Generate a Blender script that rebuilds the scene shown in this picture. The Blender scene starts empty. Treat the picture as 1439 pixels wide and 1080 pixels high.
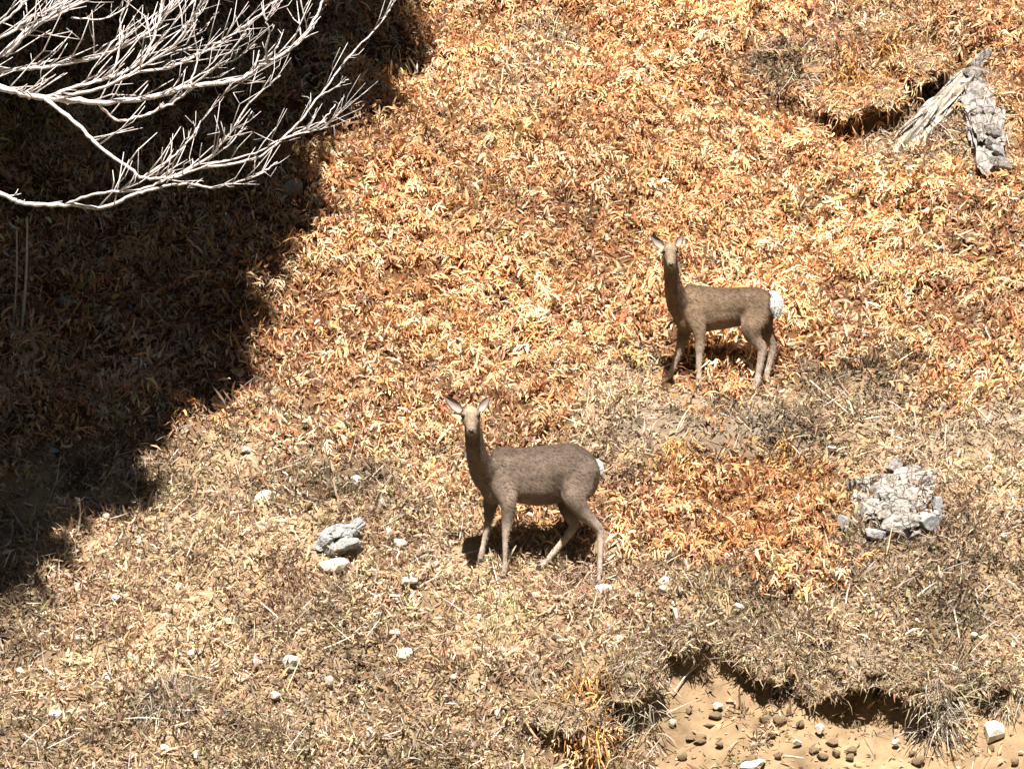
import bpy, bmesh, math
import numpy as np
from mathutils import Vector, Matrix

# ------------------------------------------------------------------ camera, sky, sun, exposure
SC = bpy.context.scene
CAM_D = 45.0            # metres from the camera to the middle of the slope
F = 9900.0              # focal length in photograph pixels (1439 wide)
SUN_EL, SUN_AZ = math.radians(60), math.radians(180)      # sun stands high behind the camera
cam_d = bpy.data.cameras.new('camera')
cam_d.sensor_width = 36.0
cam_d.lens = 36.0 * F / 1439.0
cam_d.clip_start, cam_d.clip_end = 0.1, 1000
cam = bpy.data.objects.new('camera', cam_d)
SC.collection.objects.link(cam)
cam.location = (0, -CAM_D, 0)
cam.rotation_euler = (math.pi / 2, 0, 0)
SC.camera = cam

w = bpy.data.worlds.new('World'); SC.world = w; w.use_nodes = True
nt = w.node_tree; nt.nodes.clear()
sky = nt.nodes.new('ShaderNodeTexSky'); sky.sky_type = 'NISHITA'; sky.sun_disc = False
sky.altitude = 2500; sky.air_density = .45; sky.dust_density = .1; sky.sun_elevation = SUN_EL; sky.sun_rotation = SUN_AZ
bg = nt.nodes.new('ShaderNodeBackground'); bg.inputs['Strength'].default_value = 0.05
wo = nt.nodes.new('ShaderNodeOutputWorld')
nt.links.new(sky.outputs[0], bg.inputs[0]); nt.links.new(bg.outputs[0], wo.inputs[0])

SUNV = Vector((math.sin(SUN_AZ) * math.cos(SUN_EL), math.cos(SUN_AZ) * math.cos(SUN_EL), math.sin(SUN_EL)))
sl = bpy.data.lights.new('sun', 'SUN'); sl.energy = 5.0; sl.angle = math.radians(0.53); sl.color = (1.0, 0.95, 0.88)
so = bpy.data.objects.new('sun', sl); SC.collection.objects.link(so)
so.rotation_euler = SUNV.to_track_quat('Z', 'Y').to_euler()
so.location = (0, -20, 30)

SC.view_settings.view_transform = 'Standard'
SC.view_settings.look = 'None'
SC.view_settings.exposure = 1.32
SC.view_settings.gamma = 1.0
SC.view_settings.use_curve_mapping = False
SC.cycles.max_bounces = 6
SC.cycles.diffuse_bounces = 2
SC.cycles.transmission_bounces = 3

rng = np.random.default_rng(11)

# ------------------------------------------------------------------ numpy noise
def _h(ix, iy, seed):
    n = (ix.astype(np.int64) * 374761393 + iy.astype(np.int64) * 668265263 + seed * 1274126177) & 0xFFFFFFFF
    n = ((n ^ (n >> 13)) * 1274126177) & 0xFFFFFFFF
    n = n ^ (n >> 16)
    return (n & 0xFFFF) / 65535.0
def vnoise(x, y, seed=0):
    x0 = np.floor(x); y0 = np.floor(y)
    fx = x - x0; fy = y - y0
    fx = fx * fx * (3 - 2 * fx); fy = fy * fy * (3 - 2 * fy)
    a = _h(x0, y0, seed); b = _h(x0 + 1, y0, seed); c = _h(x0, y0 + 1, seed); d = _h(x0 + 1, y0 + 1, seed)
    return (a * (1 - fx) + b * fx) * (1 - fy) + (c * (1 - fx) + d * fx) * fy
def fbm(x, y, seed=0, oct=4):
    s = 0; a = 0.5; t = 0
    for i in range(oct):
        s = s + a * vnoise(x * 2 ** i + i * 17.3, y * 2 ** i - i * 9.1, seed + i); t += a; a *= 0.5
    return s / t
def sstep(a, b, x):
    t = np.clip((x - a) / (b - a), 0, 1)
    return t * t * (3 - 2 * t)

# ------------------------------------------------------------------ pixel <-> place
SLOPE = 0.67
def unproj(px, py, Y):
    k = (CAM_D + Y) / F
    return np.array([(px - 719.5) * k, Y, (540.0 - py) * k])
def project(x, y, z):
    k = F / (CAM_D + y)
    return 719.5 + x * k, 540.0 - z * k
def base_xy(px, py):
    c = (540.0 - py) / F
    y = c * CAM_D / (SLOPE - c)
    return (px - 719.5) * (CAM_D + y) / F, y
def P(pts): return np.array([base_xy(*p) for p in pts])
def seg_dist(x, y, pts):
    """distance to a polyline, signed by side (positive = above / uphill of it)"""
    best = np.full(np.shape(x), 1e9); sgn = np.ones(np.shape(x))
    for (x0, y0), (x1, y1) in zip(pts[:-1], pts[1:]):
        dx, dy = x1 - x0, y1 - y0
        t = np.clip(((x - x0) * dx + (y - y0) * dy) / (dx * dx + dy * dy), 0, 1)
        ex, ey = x - x0 - t * dx, y - y0 - t * dy
        d = np.hypot(ex, ey)
        s = np.sign(dx * (y - y0) - dy * (x - x0))
        m = d < best
        best = np.where(m, d, best); sgn = np.where(m, s, sgn)
    return best * sgn

CUT = P([(930, 1400), (912, 1120), (908, 1010), (930, 975), (985, 955), (1060, 950), (1115, 985), (1150, 998), (1200, 975), (1245, 962),
         (1290, 985), (1318, 1030), (1345, 1040), (1365, 985), (1400, 990), (1439, 1015), (1520, 1040), (1700, 1060)])
HOL = P([(1120, 150), (1180, 158), (1240, 150), (1290, 118), (1340, 100)])
LIPS = [(P([(850, 648), (960, 640), (1080, 632), (1190, 640)]), 0.16, 0.26),
        (P([(560, 850), (700, 862), (860, 868), (960, 870)]), 0.07, 0.2),
        (P([(380, 770), (470, 768), (520, 775)]), 0.08, 0.2),
        (P([(1000, 900), (1150, 925), (1300, 900)]), 0.10, 0.22),
        (P([(600, 960), (760, 985), (880, 985)]), 0.13, 0.2),
        (P([(1090, 118), (1200, 130), (1330, 80)]), 0.24, 0.20)]
HOLES = [(base_xy(*q), a, r) for q, a, r in [((1205, 992), .24, .07), ((1300, 1018), .22, .06), ((905, 1030), .2, .08), ((850, 1060), .25, .09), ((790, 1062), .2, .08),
         ((1048, 905), .12, .05), ((930, 945), .12, .05), ((1290, 122), .40, .10), ((1185, 172), .34, .08), ((1235, 162), .36, .08), ((1160, 165), .25, .06), ((1270, 205), .22, .06), ((490, 806), .12, .05), ((1110, 200), .16, .06),
         ((1400, 160), .14, .06), ((880, 670), .10, .06), ((1010, 745), .15, .06), ((940, 110), .14, .05), ((700, 190), .12, .05), ((960, 300), .1, .05), ((1250, 460), .12, .05)]]
HOOFS = []      # (px, py, Y) of the eight hooves: the ground meets them
D1Y, D2Y = -1.73, 0.02
HOOFS += [(707, 813, D1Y - .09), (674, 790, D1Y + .085), (840, 819, D1Y - .09), (758, 799, D1Y + .09)]
HOOFS += [(980, 545, D2Y - .085), (933, 538, D2Y + .08), (1059, 552, D2Y - .09), (1076, 535, D2Y + .08)]

_hp = np.array([unproj(*h) for h in HOOFS])
def soil_mask(x, y):
    d = seg_dist(x, y, CUT)
    return d                 # negative = inside the bare cut
def T0(x, y):
    yy = np.clip(y, -15, 200)
    z = SLOPE * yy
    z = np.where(y < -11, SLOPE * -11 - 2.6 * (1 - np.exp((y + 11) * SLOPE / 2.6)), SLOPE * y)   # valley floor
    z = np.where(y > 25, SLOPE * 25 + (y - 25) * 0.45, z)
    z = z + sstep(-24, -44, y) * 8.2                    # the bank the camera stands on
    z = z + np.clip(-56 - y, 0, 150) * .95  # unseen mountainside behind the camera, added to block low sky light
    z = z + (fbm(x * .07 + 5, y * .07, 91, 3) - .5) * 3.0 * sstep(6, 30, np.hypot(x, y))
    z = z + (fbm(x * .55, y * .55, 3, 3) - .5) * .42
    near = np.exp(-(np.hypot(x, y) / 9) ** 4)
    d = seg_dist(x, y, CUT)
    rough = np.where(d < 0, .45, 1.0)
    for hx, hy, _ in _hp: rough = rough * (1 - .9 * np.exp(-(((x - hx) / .22) ** 2 + ((y - hy + .12) / .26) ** 2)))
    z = z + near * rough * ((fbm(x * 2.2, y * 2.2, 21, 3) - .5) * .16 + (fbm(x * 7, y * 7, 33, 2) - .5) * .05
                          + (.5 - abs(vnoise(x * 2.6 + 3, y * 2.6, 44) - .5) * 2 + .5 - abs(vnoise(x * 4.9, y * 4.9 + 8, 45) - .5) * 1.4) * np.where(y < -.6, .13, .10))
    for pts, A, wd in LIPS:
        dd = seg_dist(x, y, pts)
        z = z + A * np.exp(-(dd / wd) ** 2)
    z = z - .065 * sstep(.03, -.12, d + (fbm(x * 9, y * 9, 52, 2) - .5) * .16) * np.exp(-np.clip(-d - 1.5, 0, 9))
    for (hx, hy), a_, r_ in HOLES: z = z - a_ * np.exp(-((x - hx) ** 2 / (r_ * 2.2) ** 2 + (y - hy) ** 2 / r_ ** 2))
    z = z + .06 * np.exp(-(np.clip(d, 0, 9) / .12) ** 2) * (d > 0)
    dh = seg_dist(x, y, HOL)
    z = z - .09 * sstep(.0, -.10, dh) * np.exp(-(np.clip(-dh, 0, 9) / .45) ** 2)
    return z
_T00 = T0
_d0 = _hp[:, 2] - T0(_hp[:, 0], _hp[:, 1])
_wide = [(_hp[a:a + 4, 0].mean(), _hp[a:a + 4, 1].mean() - .25, _d0[a:a + 4].mean() - .03) for a in (0, 4)]
def T0(x, y):
    z = _T00(x, y)
    for cx_, cy_, dz_ in _wide: z = z + dz_ * np.exp(-(((x - cx_) / .75) ** 2 + ((y - cy_) / .62) ** 2))
    return z
_d = _hp[:, 2] - T0(_hp[:, 0], _hp[:, 1])
_K = np.exp(-(((_hp[:, None, :2] - _hp[None, :, :2]) ** 2).sum(-1)) / .2 ** 2)
_wt = np.linalg.solve(_K + 1e-6 * np.eye(8), _d)
def T(x, y):
    z = T0(x, y)
    for (hx, hy, _), wi in zip(_hp, _wt):
        z = z + wi * np.exp(-((x - hx) ** 2 + (y - hy) ** 2) / .2 ** 2)
    return z
def ground_at(px, py):
    ys = np.linspace(-6, 9, 3000)
    k = (CAM_D + ys) / F
    xs = (px - 719.5) * k; zs = (540.0 - py) * k
    t = T(xs, ys)
    i = int(np.argmax(t >= zs))
    return np.array([xs[i], ys[i], t[i]])
def normal_at(x, y, e=.06):
    gx = (T(x + e, y) - T(x - e, y)) / (2 * e); gy = (T(x, y + e) - T(x, y - e)) / (2 * e)
    n = np.stack([-gx, -gy, np.ones_like(gx)], -1)
    return n / np.linalg.norm(n, axis=-1, keepdims=True)

# vegetation zones, by place on the slope
YB = np.array([(-400, 640), (0, 640), (300, 585), (450, 610), (560, 640), (640, 660), (720, 650), (800, 600), (850, 505), (950, 535), (1100, 535),
               (1200, 500), (1300, 500), (1439, 515), (1900, 520)], float)
def orange(px, py):
    n = (fbm(px / 90, py / 70, 61, 3) - .5) * 130
    o = sstep(45, -45, py - np.interp(px, YB[:, 0], YB[:, 1]) + n)
    def blob(cx, cy, rx, ry, a=1.0):
        return a * sstep(1.25, .7, np.hypot((px - cx) / rx, (py - cy) / ry) + n / 260)
    o = np.maximum(o, blob(1020, 715, 180, 78))
    o = np.maximum(o, blob(1110, 800, 90, 40, .55))
    o = np.maximum(o, blob(755, 690, 90, 60, .75))
    o = np.maximum(o, blob(830, 1030, 60, 45, .7))
    o = np.maximum(o, blob(1330, 560, 60, 35, .6))
    for b in [(1105, 92, 75, 28, .9), (1190, 35, 110, 30, .8), (760, 75, 60, 50, .5), (1300, 185, 95, 55, .9), (1392, 178, 38, 95, .95)]:
        o = o * (1 - blob(*b))
    return o

def worn(px, py):
    n = (fbm(px / 60, py / 40, 62, 3) - .5)
    a = np.hypot((px - 1010) / 185, (py - 598 - (px - 1010) * .12) / 48) + n
    b = np.hypot((px - 1330) / 150, (py - 600) / 45) + n
    return np.maximum(sstep(1.15, .7, a), .6 * sstep(1.15, .7, b))

# ------------------------------------------------------------------ materials
def mat(name, build):
    m = bpy.data.materials.new(name); m.use_nodes = True
    n = m.node_tree; n.nodes.clear()
    out = n.nodes.new('ShaderNodeOutputMaterial')
    build(n, out)
    return m
def N(n, t, **kw):
    o = n.nodes.new(t)
    for k, v in kw.items():
        if k in o.inputs: o.inputs[k].default_value = v
        else: setattr(o, k, v)
    return o
def attr_leaf(transl=.25, rough=.75, spec=.2):
    def b(n, out):
        a = N(n, 'ShaderNodeAttribute'); a.attribute_name = 'col'
        p = N(n, 'ShaderNodeBsdfPrincipled', Roughness=rough)
        p.inputs['Specular IOR Level'].default_value = spec
        n.links.new(a.outputs['Color'], p.inputs['Base Color'])
        t = N(n, 'ShaderNodeBsdfTranslucent'); n.links.new(a.outputs['Color'], t.inputs['Color'])
        mx = N(n, 'ShaderNodeMixShader', Fac=transl)
        n.links.new(p.outputs[0], mx.inputs[1]); n.links.new(t.outputs[0], mx.inputs[2])
        n.links.new(mx.outputs[0], out.inputs[0])
    return b
def noise_mat(stops, scale=6, detail=6, rough=.85, bump=.3, bscale=40, stretch=(1, 1, 1), spec=.25, use_attr=False, dist=.02):
    def b(n, out):
        tc = N(n, 'ShaderNodeTexCoord'); mp = N(n, 'ShaderNodeMapping'); mp.inputs['Scale'].default_value = stretch
        n.links.new(tc.outputs['Object'], mp.inputs['Vector'])
        no = N(n, 'ShaderNodeTexNoise', Scale=scale, Detail=detail, Roughness=.65)
        n.links.new(mp.outputs[0], no.inputs['Vector'])
        cr = N(n, 'ShaderNodeValToRGB')
        el = cr.color_ramp.elements
        while len(el) < len(stops): el.new(.5)
        for e, (pos, c) in zip(el, stops): e.position = pos; e.color = (*c, 1)
        n.links.new(no.outputs['Fac'], cr.inputs[0])
        p = N(n, 'ShaderNodeBsdfPrincipled', Roughness=rough)
        p.inputs['Specular IOR Level'].default_value = spec
        if use_attr:
            a = N(n, 'ShaderNodeAttribute'); a.attribute_name = 'col'
            mx = N(n, 'ShaderNodeMix', data_type='RGBA', blend_type='MULTIPLY'); mx.inputs[0].default_value = 1
            n.links.new(a.outputs['Color'], mx.inputs[6]); n.links.new(cr.outputs[0], mx.inputs[7])
            n.links.new(mx.outputs[2], p.inputs['Base Color'])
        else:
            n.links.new(cr.outputs[0], p.inputs['Base Color'])
        nb = N(n, 'ShaderNodeTexNoise', Scale=bscale, Detail=5, Roughness=.6)
        n.links.new(mp.outputs[0], nb.inputs['Vector'])
        bp = N(n, 'ShaderNodeBump', Strength=bump, Distance=dist)
        n.links.new(nb.outputs['Fac'], bp.inputs['Height']); n.links.new(bp.outputs[0], p.inputs['Normal'])
        n.links.new(p.outputs[0], out.inputs[0])
    return b
def plain(c, rough=.5, spec=.5):
    def b(n, out):
        p = N(n, 'ShaderNodeBsdfPrincipled', Roughness=rough); p.inputs['Base Color'].default_value = (*c, 1)
        p.inputs['Specular IOR Level'].default_value = spec
        n.links.new(p.outputs[0], out.inputs[0])
    return b
def cracked_rock(n, out):
    noise_mat([(.30, (.13, .105, .085)), (.43, (.27, .235, .20)), (.55, (.42, .385, .35)), (.70, (.60, .57, .53))], 4.2, 9, .85, .7, 14, dist=.05)(n, out)
    p = [q for q in n.nodes if q.type == 'BSDF_PRINCIPLED'][0]
    g_ = N(n, 'ShaderNodeNewGeometry')
    nz = N(n, 'ShaderNodeTexNoise', Scale=9.0, Detail=4); n.links.new(g_.outputs['Position'], nz.inputs['Vector'])
    ad = N(n, 'ShaderNodeVectorMath', operation='MULTIPLY_ADD'); ad.inputs[1].default_value = (.12, .12, .12)
    n.links.new(nz.outputs['Color'], ad.inputs[0]); n.links.new(g_.outputs['Position'], ad.inputs[2])
    vo = N(n, 'ShaderNodeTexVoronoi', Scale=7.5); vo.feature = 'DISTANCE_TO_EDGE'; n.links.new(ad.outputs[0], vo.inputs['Vector'])
    mr = N(n, 'ShaderNodeMapRange'); mr.inputs[1].default_value = .0; mr.inputs[2].default_value = .03; mr.inputs[3].default_value = .35; n.links.new(vo.outputs['Distance'], mr.inputs[0])
    old = p.inputs['Base Color'].links[0].from_socket
    mx = N(n, 'ShaderNodeMix', data_type='RGBA'); mx.inputs[6].default_value = (.11, .09, .075, 1)
    n.links.new(mr.outputs[0], mx.inputs[0]); n.links.new(old, mx.inputs[7]); n.links.new(mx.outputs[2], p.inputs['Base Color'])
    bp2 = N(n, 'ShaderNodeBump', Strength=.9, Distance=.05); n.links.new(mr.outputs[0], bp2.inputs['Height'])
    n.links.new(p.inputs['Normal'].links[0].from_socket, bp2.inputs['Normal']); n.links.new(bp2.outputs[0], p.inputs['Normal'])
M = {
 'leaf': mat('dry_leaf', attr_leaf(.22)),
 'green': mat('evergreen_leaf', attr_leaf(.04, .5, .4)),
 'ground': mat('ground', noise_mat([(.25, (.7, .68, .65)), (.5, (1, 1, 1)), (.75, (1.25, 1.2, 1.15))], 9, 8, .95, .7, 45, spec=.1, use_attr=True)),
 'rock': mat('pale_rock', cracked_rock),
 'greyrock': mat('grey_rock', noise_mat([(.32, (.17, .165, .16)), (.5, (.38, .38, .37)), (.70, (.58, .58, .56))], 12, 7, .85, .6, 30)),
 'stone': mat('cream_stone', noise_mat([(.30, (.34, .29, .22)), (.48, (.58, .52, .43)), (.70, (.70, .66, .59))], 14, 6, .85, .4, 50)),
 'bark': mat('pale_bark', noise_mat([(.3, (.24, .18, .165)), (.46, (.60, .52, .485)), (.64, (.78, .72, .69))], 30, 6, .8, .35, 60)),
 'darkbark': mat('dark_bark', noise_mat([(.3, (.07, .05, .04)), (.7, (.18, .14, .11))], 6, 6, .9, .8, 18, (1, 1, .3))),
 'wood': mat('bleached_wood', noise_mat([(.34, (.10, .075, .05)), (.44, (.27, .23, .17)), (.53, (.45, .41, .35)), (.66, (.70, .67, .63))], 7, 7, .85, .8, 30, (6, 6, .6))),
 'stick': mat('dry_stick', noise_mat([(.3, (.40, .32, .24)), (.7, (.66, .57, .46))], 20, 5, .85, .3, 60)),
 'coat': mat('deer_coat', noise_mat([(.28, (.72, .72, .72)), (.5, (1, 1, 1)), (.74, (1.3, 1.27, 1.24))], 26, 6, .9, .35, 90, (1, 1, 1.6), .15, True, .01)),
 'fur': mat('deer_fur', attr_leaf(.1, .85, .15)),
 'eye': mat('deer_eye', plain((.008, .006, .005), .15)),
 'nose': mat('deer_nose', plain((.012, .010, .010), .4)),
 'hoof': mat('deer_hoof', plain((.03, .024, .02), .5)),
 'clod': mat('soil_clod', noise_mat([(.3, (.26, .18, .10)), (.55, (.36, .255, .15)), (.8, (.46, .34, .21))], 12, 6, .95, .8, 30)),
 'sod': mat('sod_earth', noise_mat([(.3, (.13, .09, .055)), (.55, (.26, .19, .12)), (.8, (.36, .28, .19))], 10, 6, .95, .8, 30)),
}

# ------------------------------------------------------------------ object helpers
COL = SC.collection
def tag(o, label=None, cat=None, group=None, kind=None):
    if label: o['label'] = label
    if cat: o['category'] = cat
    if group: o['group'] = group
    if kind: o['kind'] = kind
    return o
def link(name, me, m=None, parent=None):
    o = bpy.data.objects.new(name, me); COL.objects.link(o)
    if m is not None and me is not None and not me.materials: me.materials.append(m)
    if parent is not None: o.parent = parent
    return o
def empty(name, loc):
    o = bpy.data.objects.new(name, None); COL.objects.link(o); o.location = [float(v) for v in loc]; o.empty_display_size = .1
    return o
def np_mesh(name, V, Q, col=None, smooth=True):
    """V (n,3); Q (m,4) or (m,3)"""
    me = bpy.data.meshes.new(name)
    k = Q.shape[1]
    me.vertices.add(len(V)); me.vertices.foreach_set('co', np.ascontiguousarray(V, np.float32).ravel())
    me.loops.add(Q.size); me.loops.foreach_set('vertex_index', np.ascontiguousarray(Q, np.int32).ravel())
    me.polygons.add(len(Q)); me.polygons.foreach_set('loop_start', np.arange(0, Q.size, k, dtype=np.int32))
    me.polygons.foreach_set('use_smooth', np.full(len(Q), smooth))
    me.update(calc_edges=True)
    if col is not None:
        a = me.color_attributes.new('col', 'FLOAT_COLOR', 'POINT')
        c = np.ones((len(V), 4), np.float32); c[:, :3] = np.clip(col, 0, .95)
        a.data.foreach_set('color', c.ravel())
    me.validate()
    return me
class MB:
    """collects quads"""
    def __init__(s): s.v = []; s.q = []; s.c = []; s.n = 0
    def add(s, V, Q, c=None):
        V = np.asarray(V, float); s.v.append(V); s.q.append(np.asarray(Q) + s.n); s.n += len(V)
        s.c.append(np.zeros((len(V), 3)) + (c if c is not None else .5))
    def mesh(s, name, smooth=True, color=False):
        return np_mesh(name, np.concatenate(s.v), np.concatenate(s.q), np.concatenate(s.c) if color else None, smooth)
def catmull(pts, n=6):
    pts = np.asarray(pts, float); k = len(pts)
    if k < 3: return pts
    e = np.vstack([2 * pts[0] - pts[1], pts, 2 * pts[-1] - pts[-2]])
    out = []
    for i in range(k - 1):
        p0, p1, p2, p3 = e[i:i + 4]
        for t in np.linspace(0, 1, n, endpoint=False):
            out.append(.5 * ((2 * p1) + (-p0 + p2) * t + (2 * p0 - 5 * p1 + 4 * p2 - p3) * t * t + (-p0 + 3 * p1 - 3 * p2 + p3) * t ** 3))
    out.append(pts[-1])
    return np.array(out)
def tube(mb, pts, rad, ns=6, c=None):
    """round tube along pts, rad per point; ends drawn to a point"""
    pts = np.asarray(pts, float); k = len(pts); rad = np.broadcast_to(rad, (k,)).astype(float)
    tan = np.gradient(pts, axis=0); tan /= np.linalg.norm(tan, axis=1, keepdims=True) + 1e-9
    ref = np.array([0, 1, 0]) if abs(tan[:, 1]).max() < .9 else np.array([0.3, .2, .93])
    u = np.cross(tan, ref); u /= np.linalg.norm(u, axis=1, keepdims=True) + 1e-9
    v = np.cross(tan, u)
    a = np.linspace(0, 2 * math.pi, ns, endpoint=False)
    ring = pts[:, None] + rad[:, None, None] * (np.cos(a)[None, :, None] * u[:, None] + np.sin(a)[None, :, None] * v[:, None])
    V = ring.reshape(-1, 3)
    V = np.vstack([V, np.repeat(pts[:1], 1, 0), pts[-1:]])
    Q = []
    for i in range(k - 1):
        for j in range(ns):
            Q.append((i * ns + j, i * ns + (j + 1) % ns, (i + 1) * ns + (j + 1) % ns, (i + 1) * ns + j))
    b0, b1 = k * ns, k * ns + 1
    for j in range(0, ns, 2):
        Q.append((b0, (j + 2) % ns, (j + 1) % ns, j))
        o = (k - 1) * ns
        Q.append((b1, o + j, o + (j + 1) % ns, o + (j + 2) % ns))
    mb.add(V, Q, c)

def strips(p, n, az, th, curl, L, W, roll, seg, col, taper=(.7, 1, .8, .25), down=None):
    """curled leaf strips. p base points, n ground normals, az heading, th first angle above the ground, curl total bend"""
    k = len(p)
    ex = np.cross(np.array([0, 1., 0]), n); ex /= np.linalg.norm(ex, axis=1, keepdims=True)
    ey = np.cross(n, ex)
    h = np.cos(az)[:, None] * ex + np.sin(az)[:, None] * ey
    s0 = -np.sin(az)[:, None] * ex + np.cos(az)[:, None] * ey
    pts = [p]; sides = []
    cur = p.copy()
    for i in range(seg + 1):
        a = th - curl * i / seg
        d = np.cos(a)[:, None] * h + np.sin(a)[:, None] * n
        b = np.cross(d, s0)
        r = roll * (0.6 + .5 * i / seg)
        sides.append(np.cos(r)[:, None] * s0 + np.sin(r)[:, None] * b)
        if i < seg:
            cur = cur + d * (L / seg)[:, None]; pts.append(cur)
    tp = np.interp(np.linspace(0, 1, seg + 1), np.linspace(0, 1, len(taper)), taper)
    V = np.empty((k, seg + 1, 2, 3)); 
    for i in range(seg + 1):
        off = sides[i] * (W * tp[i] * .5)[:, None]
        V[:, i, 0] = pts[i] - off; V[:, i, 1] = pts[i] + off
    base = (np.arange(k) * (seg + 1) * 2)[:, None, None]
    q = np.array([[2 * i, 2 * i + 1, 2 * i + 3, 2 * i + 2] for i in range(seg)])[None]
    Q = (base + q).reshape(-1, 4)
    C = np.repeat(col, (seg + 1) * 2, axis=0)
    return V.reshape(-1, 3), Q, C
def pal(cols, wts, n, jit=.14):
    cols = np.array(cols); i = rng.choice(len(cols), n, p=np.array(wts) / sum(wts))
    c = cols[i] * (1 + rng.normal(0, jit, (n, 1))) * (1 + rng.normal(0, .04, (n, 3)))
    return np.clip(c, .02, .9)

# ------------------------------------------------------------------ ground
def axis(lo, hi, step, far, g=1.22):
    a = list(np.arange(lo, hi, step)); s = step; v = a[-1]
    while v < far: s *= g; v += s; a.append(v)
    s = step; v = lo; b = []
    while v > -far: s *= g; v -= s; b.append(v)
    return np.array(b[::-1] + a)
gx = axis(-4.3, 4.3, .034, 220); gy = axis(-4.6, 5.6, .034, 220)
GX, GY = np.meshgrid(gx, gy)
GZ = T(GX, GY)
nx, ny = len(gx), len(gy)
V = np.stack([GX, GY, GZ], -1).reshape(-1, 3)
i0 = (np.arange(ny - 1)[:, None] * nx + np.arange(nx - 1)[None]).ravel()
Q = np.stack([i0, i0 + 1, i0 + nx + 1, i0 + nx], -1)
px, py = project(GX, np.clip(GY, -40, 200), GZ)
O = orange(np.clip(px, -400, 1900), np.clip(py, -300, 1500))[..., None]
d = soil_mask(GX, GY)[..., None]
ntan = fbm(GX * 1.6, GY * 1.6, 71, 4)[..., None]
c_or = np.array([.13, .065, .03]); c_tan = np.array([.33, .235, .14]); c_tan2 = np.array([.20, .14, .085]); c_soil = np.array([.285, .195, .112])
C = (c_tan * sstep(.46, .62, ntan) + c_tan2 * (1 - sstep(.46, .62, ntan))) * (1 - O) + c_or * O
wn = worn(np.clip(px, -400, 1900), np.clip(py, -300, 1500))[..., None]
C = C * (1 - wn) + np.array([.235, .18, .128]) * (.7 + .6 * ntan) * wn
sm = sstep(.01, -.06, d)
soilv = c_soil * (.55 + .9 * fbm(GX * 4, GY * 4, 75, 5)[..., None]) * (.8 + .4 * vnoise(GX * 26, GY * 26, 76)[..., None])
C = C * (1 - sm) + soilv * sm
far = sstep(7, 13, np.hypot(GX, GY))[..., None]
C = C * (1 - far) + np.array([.045, .05, .028]) * (.6 + .8 * fbm(GX * .3, GY * .3, 77, 4)[..., None]) * far      # out-of-view ground made woodland-dark to cut light bounced onto the slope
ground = link('ground', np_mesh('ground', V, Q, C.reshape(-1, 3)), M['ground'])
tag(ground, kind='structure')

# ------------------------------------------------------------------ dry bracken and grass
def trodden(p):
    m_ = np.zeros(len(p), bool)
    for h in _hp: m_ |= (abs(p[:, 0] - h[0]) < .06) & (p[:, 1] - h[1] > -.22) & (p[:, 1] - h[1] < .03)
    return ~(m_ & (rng.random(len(p)) < .9))
def scatter(n):
    x = rng.uniform(-4.15, 4.15, n); y = rng.uniform(-4.3, 5.2, n)
    z = T(x, y); px, py = project(x, y, z)
    return x, y, z, px, py
def clumps(n, per, keep, rad, dome, seed):
    x, y, z, px, py = scatter(n)
    k = rng.random(n) < keep(x, y, px, py)
    x, y = x[k], y[k]
    m = len(x)
    sc = rng.uniform(.6, 1.5, m)
    ph = rng.uniform(0, 2 * math.pi, (m, per)); rr = np.sqrt(rng.random((m, per)))
    R = (rad * sc)[:, None]
    lx = (x[:, None] + np.cos(ph) * rr * R).ravel(); ly = (y[:, None] + np.sin(ph) * rr * R * 1.1).ravel()
    hh = ((dome * sc)[:, None] * (1 - rr ** 2) * rng.random((m, per)) ** .7).ravel()
    return lx, ly, hh, ph.ravel(), np.repeat(np.arange(m), per), np.repeat(sc, per), m
OR = [(.73, .415, .205), (.78, .53, .31), (.62, .30, .125), (.80, .64, .43), (.34, .14, .07), (.38, .31, .11), (.50, .36, .25)]
TN = [(.52, .39, .235), (.40, .28, .165), (.27, .19, .12), (.64, .54, .40), (.32, .17, .115), (.40, .35, .17), (.40, .33, .26), (.13, .085, .06)]

x, y, hh, ph, cid, sc, m = clumps(9500, 11, lambda x, y, px, py: orange(px, py) * (soil_mask(x, y) > .02), .095, .12, 1)
z = T(x, y); n = normal_at(x, y)
p = np.stack([x, y, z], -1) + n * (hh[:, None] + .004)
k = len(p)
pxl, pyl = project(p[:, 0], p[:, 1], p[:, 2])
cl = pal(OR, [4, 3.4, 3.2, 1.4, 2.4, .7, 1.2], k, .18)
ctone = np.clip(1 + rng.normal(0, .2, m), .45, 1.4)[cid][:, None] * (.45 + 1.05 * fbm(x * 1.3, y * 1.3, 81, 4))[:, None]
greyp = sstep(.58, .72, fbm(x * 1.3 + 40, y * 1.3, 83, 3))[:, None] * .55
cl = cl * ctone; cl = cl * (1 - greyp) + np.array([.46, .35, .26]) * greyp * (cl.mean(1, keepdims=True) / .35)
rust = sstep(1.2, .7, np.hypot((pxl - 1030) / 190, (pyl - 715) / 85))[:, None] * .34 + sstep(.62, .75, fbm(x * 1.2 + 11, y * 1.2, 89, 3))[:, None] * .35
cl = cl * (1 - rust * np.array([.08, .3, .5]))
az = ph + rng.normal(0, .8, k)
# fronds hang downhill
az = np.where(rng.random(k) < .4, -math.pi / 2 + rng.normal(0, .8, k), az)
V, Q, C = strips(p, n, az, rng.uniform(-.2, 1.4, k), rng.normal(0, 2.0, k), np.clip(rng.lognormal(-2.75, .42, k), .025, .16), np.clip(rng.lognormal(-4.38, .36, k), .005, .026),
                 rng.normal(0, 1.1, k), 4, cl, taper=(.5, 1, .9, .8, .2))
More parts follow.
